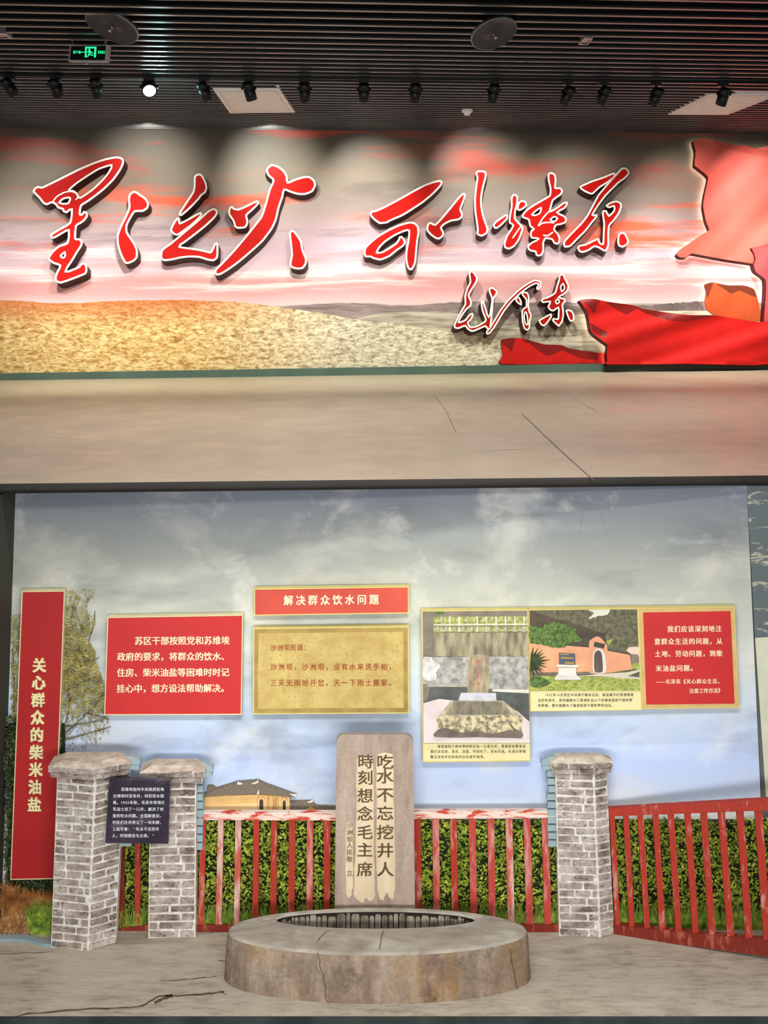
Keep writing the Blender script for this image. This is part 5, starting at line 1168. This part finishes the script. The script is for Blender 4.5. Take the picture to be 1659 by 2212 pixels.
pm('coping', S(70, 66, 62)); pm('arch', S(214, 208, 202)); pm('door', S(98, 86, 76), S(78, 68, 60), s=20, scale=(3, 1, .3)); pm('sign', S(82, 92, 106)); pm('goldtext', S(216, 178, 76)); pm('stone', S(222, 220, 206), S(204, 200, 186), s=6); pm('lawn', S(182, 184, 96), S(112, 132, 54), s=44, scale=(.8, 1, 2), detail=8); pm('path', S(206, 196, 178)); pm('palm', S(66, 84, 44), S(36, 46, 26), s=18); pm('pinkhouse', S(222, 196, 178))
def fuzz(pts, a, k=4): return [(x+R.uniform(-a, a), y+R.uniform(-a, a)) for x, y in smooth(pts, k)]
def photo(root, tr, layers):
    keys = []; mb = MB(); Yp = YB-.0012
    for j, (k, pts) in enumerate(layers):
        if k not in keys: keys.append(k)
        q = tr(pts); fill(mb, [q], P_(Yp-.00035*j), keys.index(k))
    return mb.build('printed_photograph', [PM[k] for k in keys], root)
T = Z(900, 1300, 6.146)
root = board('photo_board', 'tall photo board of an old stone trough with a caption, right of the parchment board', [(910, 1319), (1141, 1317), (1146, 1644), (913, 1647)], [M['caption'], M['gold_rim']], 2.0, M['gold_rim'])
Ls = [('wall', [(78, 118), (1468, 108), (1500, 1862), (92, 1866)]), ('column', [(220, 125), (1465, 115), (1466, 190), (220, 198)]), ('column', [(78, 118), (218, 120), (218, 722), (85, 725)]), ('green', [(225, 200), (1468, 190), (1472, 402), (225, 412)]), ('bush', [(255, 120), (370, 120), (360, 165), (260, 165)])]
for i, x in enumerate((330, 440, 565, 680, 805, 925, 1055, 1180, 1305, 1425)):
    Ls.append(('lattice' if i not in (0, 3) else 'slab', [(x-11, 195), (x+11, 195), (x+11, 402), (x-11, 402)]))
Ls += [('lattice', [(225, 295), (1470, 287), (1470, 308), (225, 316)]), ('column', [(225, 322), (1470, 314), (1470, 326), (225, 334)])]
for i in range(11):
    x = 275+i*113; Ls += [('slab', [(x, 318), (x+30, 362), (x, 408), (x-30, 362)]), ('lattice', [(x+22, 250), (x+60, 200), (x+66, 206), (x+36, 262)]), ('lattice', [(x+40, 385), (x+70, 365), (x+100, 385), (x+96, 394), (x+70, 376), (x+44, 394)])]
Ls += [('stain', [(220, 415), (1472, 405), (1478, 722), (220, 724)]), ('mottled', [(84, 730), (1478, 724), (1490, 1180), (86, 1120)]), ('blotch', fuzz([(86, 742), (190, 740), (230, 790), (310, 840), (300, 880), (260, 930), (262, 1000), (235, 1045), (90, 1020)], 8)),
       ('dark', [(88, 1130), (675, 1118), (690, 1330), (88, 1330)]), ('dark', [(950, 1200), (1490, 1205), (1496, 1440), (960, 1330)]), ('column', [(86, 1090), (190, 1090), (140, 1300), (88, 1330)]), ('slab', [(145, 1095), (675, 1108), (675, 1132), (145, 1128)]), ('stone', [(1008, 1162), (1490, 1168), (1492, 1214), (1008, 1192)]),
       ('ground', [(90, 1345), (300, 1288), (490, 1312), (700, 1400), (1290, 1430), (1498, 1530), (1500, 1862), (92, 1866)]), ('dark', [(1295, 1405), (1450, 1395), (1497, 1430), (1497, 1590), (1380, 1490)]),
       ('stele', smooth([(680, 1215), (680, 740), (700, 712), (760, 698), (870, 698), (930, 712), (957, 745), (950, 1215)], 3)), ('redmark', [(785, 770), (850, 765), (852, 778), (787, 783)]), ('redmark', [(780, 800), (856, 790), (858, 803), (782, 813)]), ('redmark', [(812, 765), (826, 765), (822, 880), (808, 880)]), ('redmark', [(790, 1085), (850, 1078), (850, 1090), (790, 1097)]), ('redmark', [(812, 1065), (824, 1065), (824, 1130), (812, 1130)]), ('redmark', [(790, 945), (848, 942), (848, 954), (790, 957)]), ('redmark', [(814, 925), (826, 925), (826, 1020), (814, 1020)]),
       ('plinth', [(590, 1208), (1052, 1210), (1060, 1312), (552, 1312)]), ('rim', [(450, 1318), (1150, 1310), (1378, 1512), (288, 1522)]), ('inner', [(485, 1322), (1122, 1322), (1285, 1500), (375, 1504)]), ('stain', [(485, 1322), (490, 1504), (375, 1504)]), ('stain', [(1122, 1322), (1285, 1500), (1120, 1502)]),
       ('trough', fuzz([(288, 1520), (800, 1516), (1378, 1512), (1382, 1660), (1384, 1800), (800, 1790), (282, 1788), (286, 1650)], 4, 3)), ('damp', fuzz([(286, 1690), (420, 1680), (560, 1735), (800, 1720), (1000, 1745), (1250, 1700), (1384, 1730), (1388, 1808), (800, 1800), (240, 1790)], 6, 3)), ('dark', fuzz([(1190, 1545), (1250, 1610), (1300, 1690), (1370, 1712), (1372, 1722), (1290, 1705), (1235, 1625)], 3, 2)), ('white', [(90, 1858), (1500, 1855), (1500, 1866), (92, 1869)])]
photo(root, T, Ls)
mb = MB()
for t, y, n in (('\u3000\u3000福音医院干部休养所附近有一口老古井，周围居民都来这', 1612.3, 27), ('里打水饮用、洗衣、洗菜，时间长了，井水污浊。毛泽东带领', 1623.5, 27), ('警卫员花半天时间对古井进行淘洗。', 1635, 27)):
    pit = (1133-929.5)/26.6; line(mb, t, 933, y, 933+pit*(len(t)-1), y-.5, 7.3, pT, .012)
mb.build('lettering', M['letter_dark'], root)
G = Z(1130, 1300, 6.144)
root = board('photo_board', 'photo board of a peach wall with arched gate, left of the quotation board', [(1142, 1317), (1378, 1314), (1386, 1534), (1145, 1537)], [M['caption'], M['gold_rim']], 1.6, M['gold_rim'])
Ls = [('forest', [(80, 112), (1520, 100), (1555, 1178), (96, 1182)]), ('pale_sky', fuzz([(870, 105), (1155, 104), (1120, 165), (1060, 185), (980, 190), (920, 215), (860, 235), (900, 190), (935, 150)], 9)), ('old_roof', [(82, 118), (600, 270), (1095, 425), (1095, 600), (90, 600)]), ('forest', [(90, 112), (260, 112), (240, 150), (150, 130)]),
      ('pinkhouse', [(1370, 645), (1405, 600), (1535, 595), (1542, 715), (1440, 700)]), ('column', fuzz([(1440, 700), (1490, 695), (1540, 720), (1545, 820), (1450, 810)], 5)), ('lawn', [(1445, 815), (1545, 815), (1548, 900), (1450, 890)]),
      ('peach', [(88, 548), (450, 575), (885, 600), (885, 955), (96, 990)]), ('pinkwall', [(1118, 640), (1415, 700), (1452, 895), (1130, 945)]), ('coping', [(560, 562), (880, 588), (880, 606), (560, 580)]), ('coping', [(1112, 628), (1432, 690), (1428, 706), (1112, 646)]),
      ('pinkwall', smooth([(868, 945), (878, 530), (905, 480), (960, 450), (1030, 455), (1080, 510), (1110, 570), (1120, 640), (1136, 940)], 2)), ('coping', smooth([(865, 466), (920, 432), (990, 416), (1050, 438), (1090, 490), (1130, 545), (1112, 572), (1070, 520), (1030, 476), (980, 458), (920, 486), (890, 512), (880, 470)], 2)), ('coping', [(948, 528), (1088, 560), (1072, 622), (934, 595)]), ('coping', [(1030, 430), (1120, 395), (1110, 420), (1050, 440)]),
      ('arch', smooth([(935, 940), (925, 720), (945, 655), (985, 622), (1030, 622), (1070, 665), (1090, 730), (1100, 935)], 3)), ('door', smooth([(950, 930), (942, 720), (960, 665), (1000, 642), (1035, 668), (1050, 730), (1056, 925)], 3)), ('lawn', [(1100, 520), (1185, 492), (1198, 500), (1130, 590)]), ('bush', fuzz([(88, 330), (150, 320), (240, 340), (300, 310), (400, 278), (520, 285), (620, 330), (690, 370), (720, 440), (785, 490), (760, 530), (640, 545), (540, 600), (420, 605), (300, 580), (180, 560), (90, 545)], 12)),
      ('damp', [(100, 940), (880, 930), (885, 965), (100, 990)]), ('lawn', [(96, 985), (720, 985), (1552, 1025), (1555, 1178), (98, 1182)]), ('path', [(700, 985), (1130, 950), (1380, 935), (1548, 895), (1548, 925), (1390, 985), (1552, 1005), (1552, 1026), (1300, 1015), (1000, 990)]), ('bush', fuzz([(96, 990), (240, 1000), (380, 1060), (340, 1100), (200, 1140), (98, 1120)], 8))]
for i in range(13):
    a = math.radians(-78+i*14); ex, ey = 95+260*math.cos(a)*(.8+.25*R.random()), 800+215*math.sin(a)
    nx, ny = -math.sin(a)*16, math.cos(a)*16; Ls.append(('palm', [(94, 790), (max(90, (94+ex)/2+nx), (800+ey)/2+ny), (ex, ey), (max(90, (94+ex)/2-nx), (800+ey)/2-ny)]))
Ls += [('stone', [(440, 832), (737, 838), (720, 872), (452, 866)]), ('stone', [(470, 868), (700, 872), (708, 975), (464, 972)]), ('arch', [(450, 966), (716, 972), (762, 1015), (760, 1035), (420, 1036), (422, 1005)]), ('damp', [(452, 866), (720, 872), (718, 878), (454, 872)]), ('sign', [(475, 678), (690, 690), (694, 832), (478, 828)])]
photo(root, G, Ls)
mb = MB(); pS = P_(YB-.022)
x0, y0 = G([(512, 742)])[0]; x1, y1 = G([(662, 748)])[0]; line(mb, '福音医院休养所', x0, y0, x1, y1, 4.8, pS, .02)
for xa, ya, xb, yb in ((490, 693, 612, 700), (555, 800, 680, 808), (555, 815, 680, 822)):
    q = G([(xa, ya), (xb, ya+4), (xb, yb+5), (xa, ya+8)]); mb.add([pS(*p) for p in q], [(0, 1, 2, 3)])
mb.build('gold_sign_lettering', PM['goldtext'], root)
mb = MB()
for t, y in (('\u3000\u30001932年10月苏区中央局宁都会议后，被迫离开红军领导岗', 1501.3), ('位的毛泽东，来到福建长汀县城卧龙山下的福音医院干部休养', 1512.7), ('所养病。图为福建长汀福音医院干部休养所旧址。', 1524)):
    full = sum(.56 if ord(c) < 128 else 1 for c in t); pit = (1366-1161)/27.0; line(mb, t, 1165, y, 1165+pit*(full-1), y-.5, 7.3, pT, .012)
mb.build('lettering', M['letter_dark'], root)
M['gold_frame'] = mat('sand_gold_frame', S(204, 176, 116), S(190, 160, 100), s=6, rough=.6, detail=8)
root = board('quotation_board', 'red quotation board with wide sand-gold frame, rightmost of the boards', [(1378, 1314), (1587, 1311), (1597, 1529), (1386, 1532)], [M['gold_frame'], M['gold_rim']], 1.6, M['gold_rim'])
mb = MB(); mb.add([P_(YB-.001)(*p) for p in ((1389, 1323), (1578, 1320), (1587, 1520), (1396, 1522))], [(0, 1, 2, 3)]); mb.build('red_field', M['board_red'], root)
mb = MB()
for t, y, xa, xb in (('我们应该深刻地注', 1359, 1448, 1552), ('意群众生活的问题，从', 1386, 1420, 1554), ('土地、劳动问题，到柴', 1412.5, 1421, 1554), ('米油盐问题。', 1444, 1423, 1498), ('——毛泽东《关心群众生活，', 1472.5, 1420, 1555), ('注意工作方法》', 1492.5, 1494, 1556)):
    line(mb, t, xa, y, xb, y-1, 14.6 if y < 1460 else 11.2, pT, .02, .94)
mb.build('lettering', M['letter_cream'], root)

bpy.data.objects.remove(_fo)
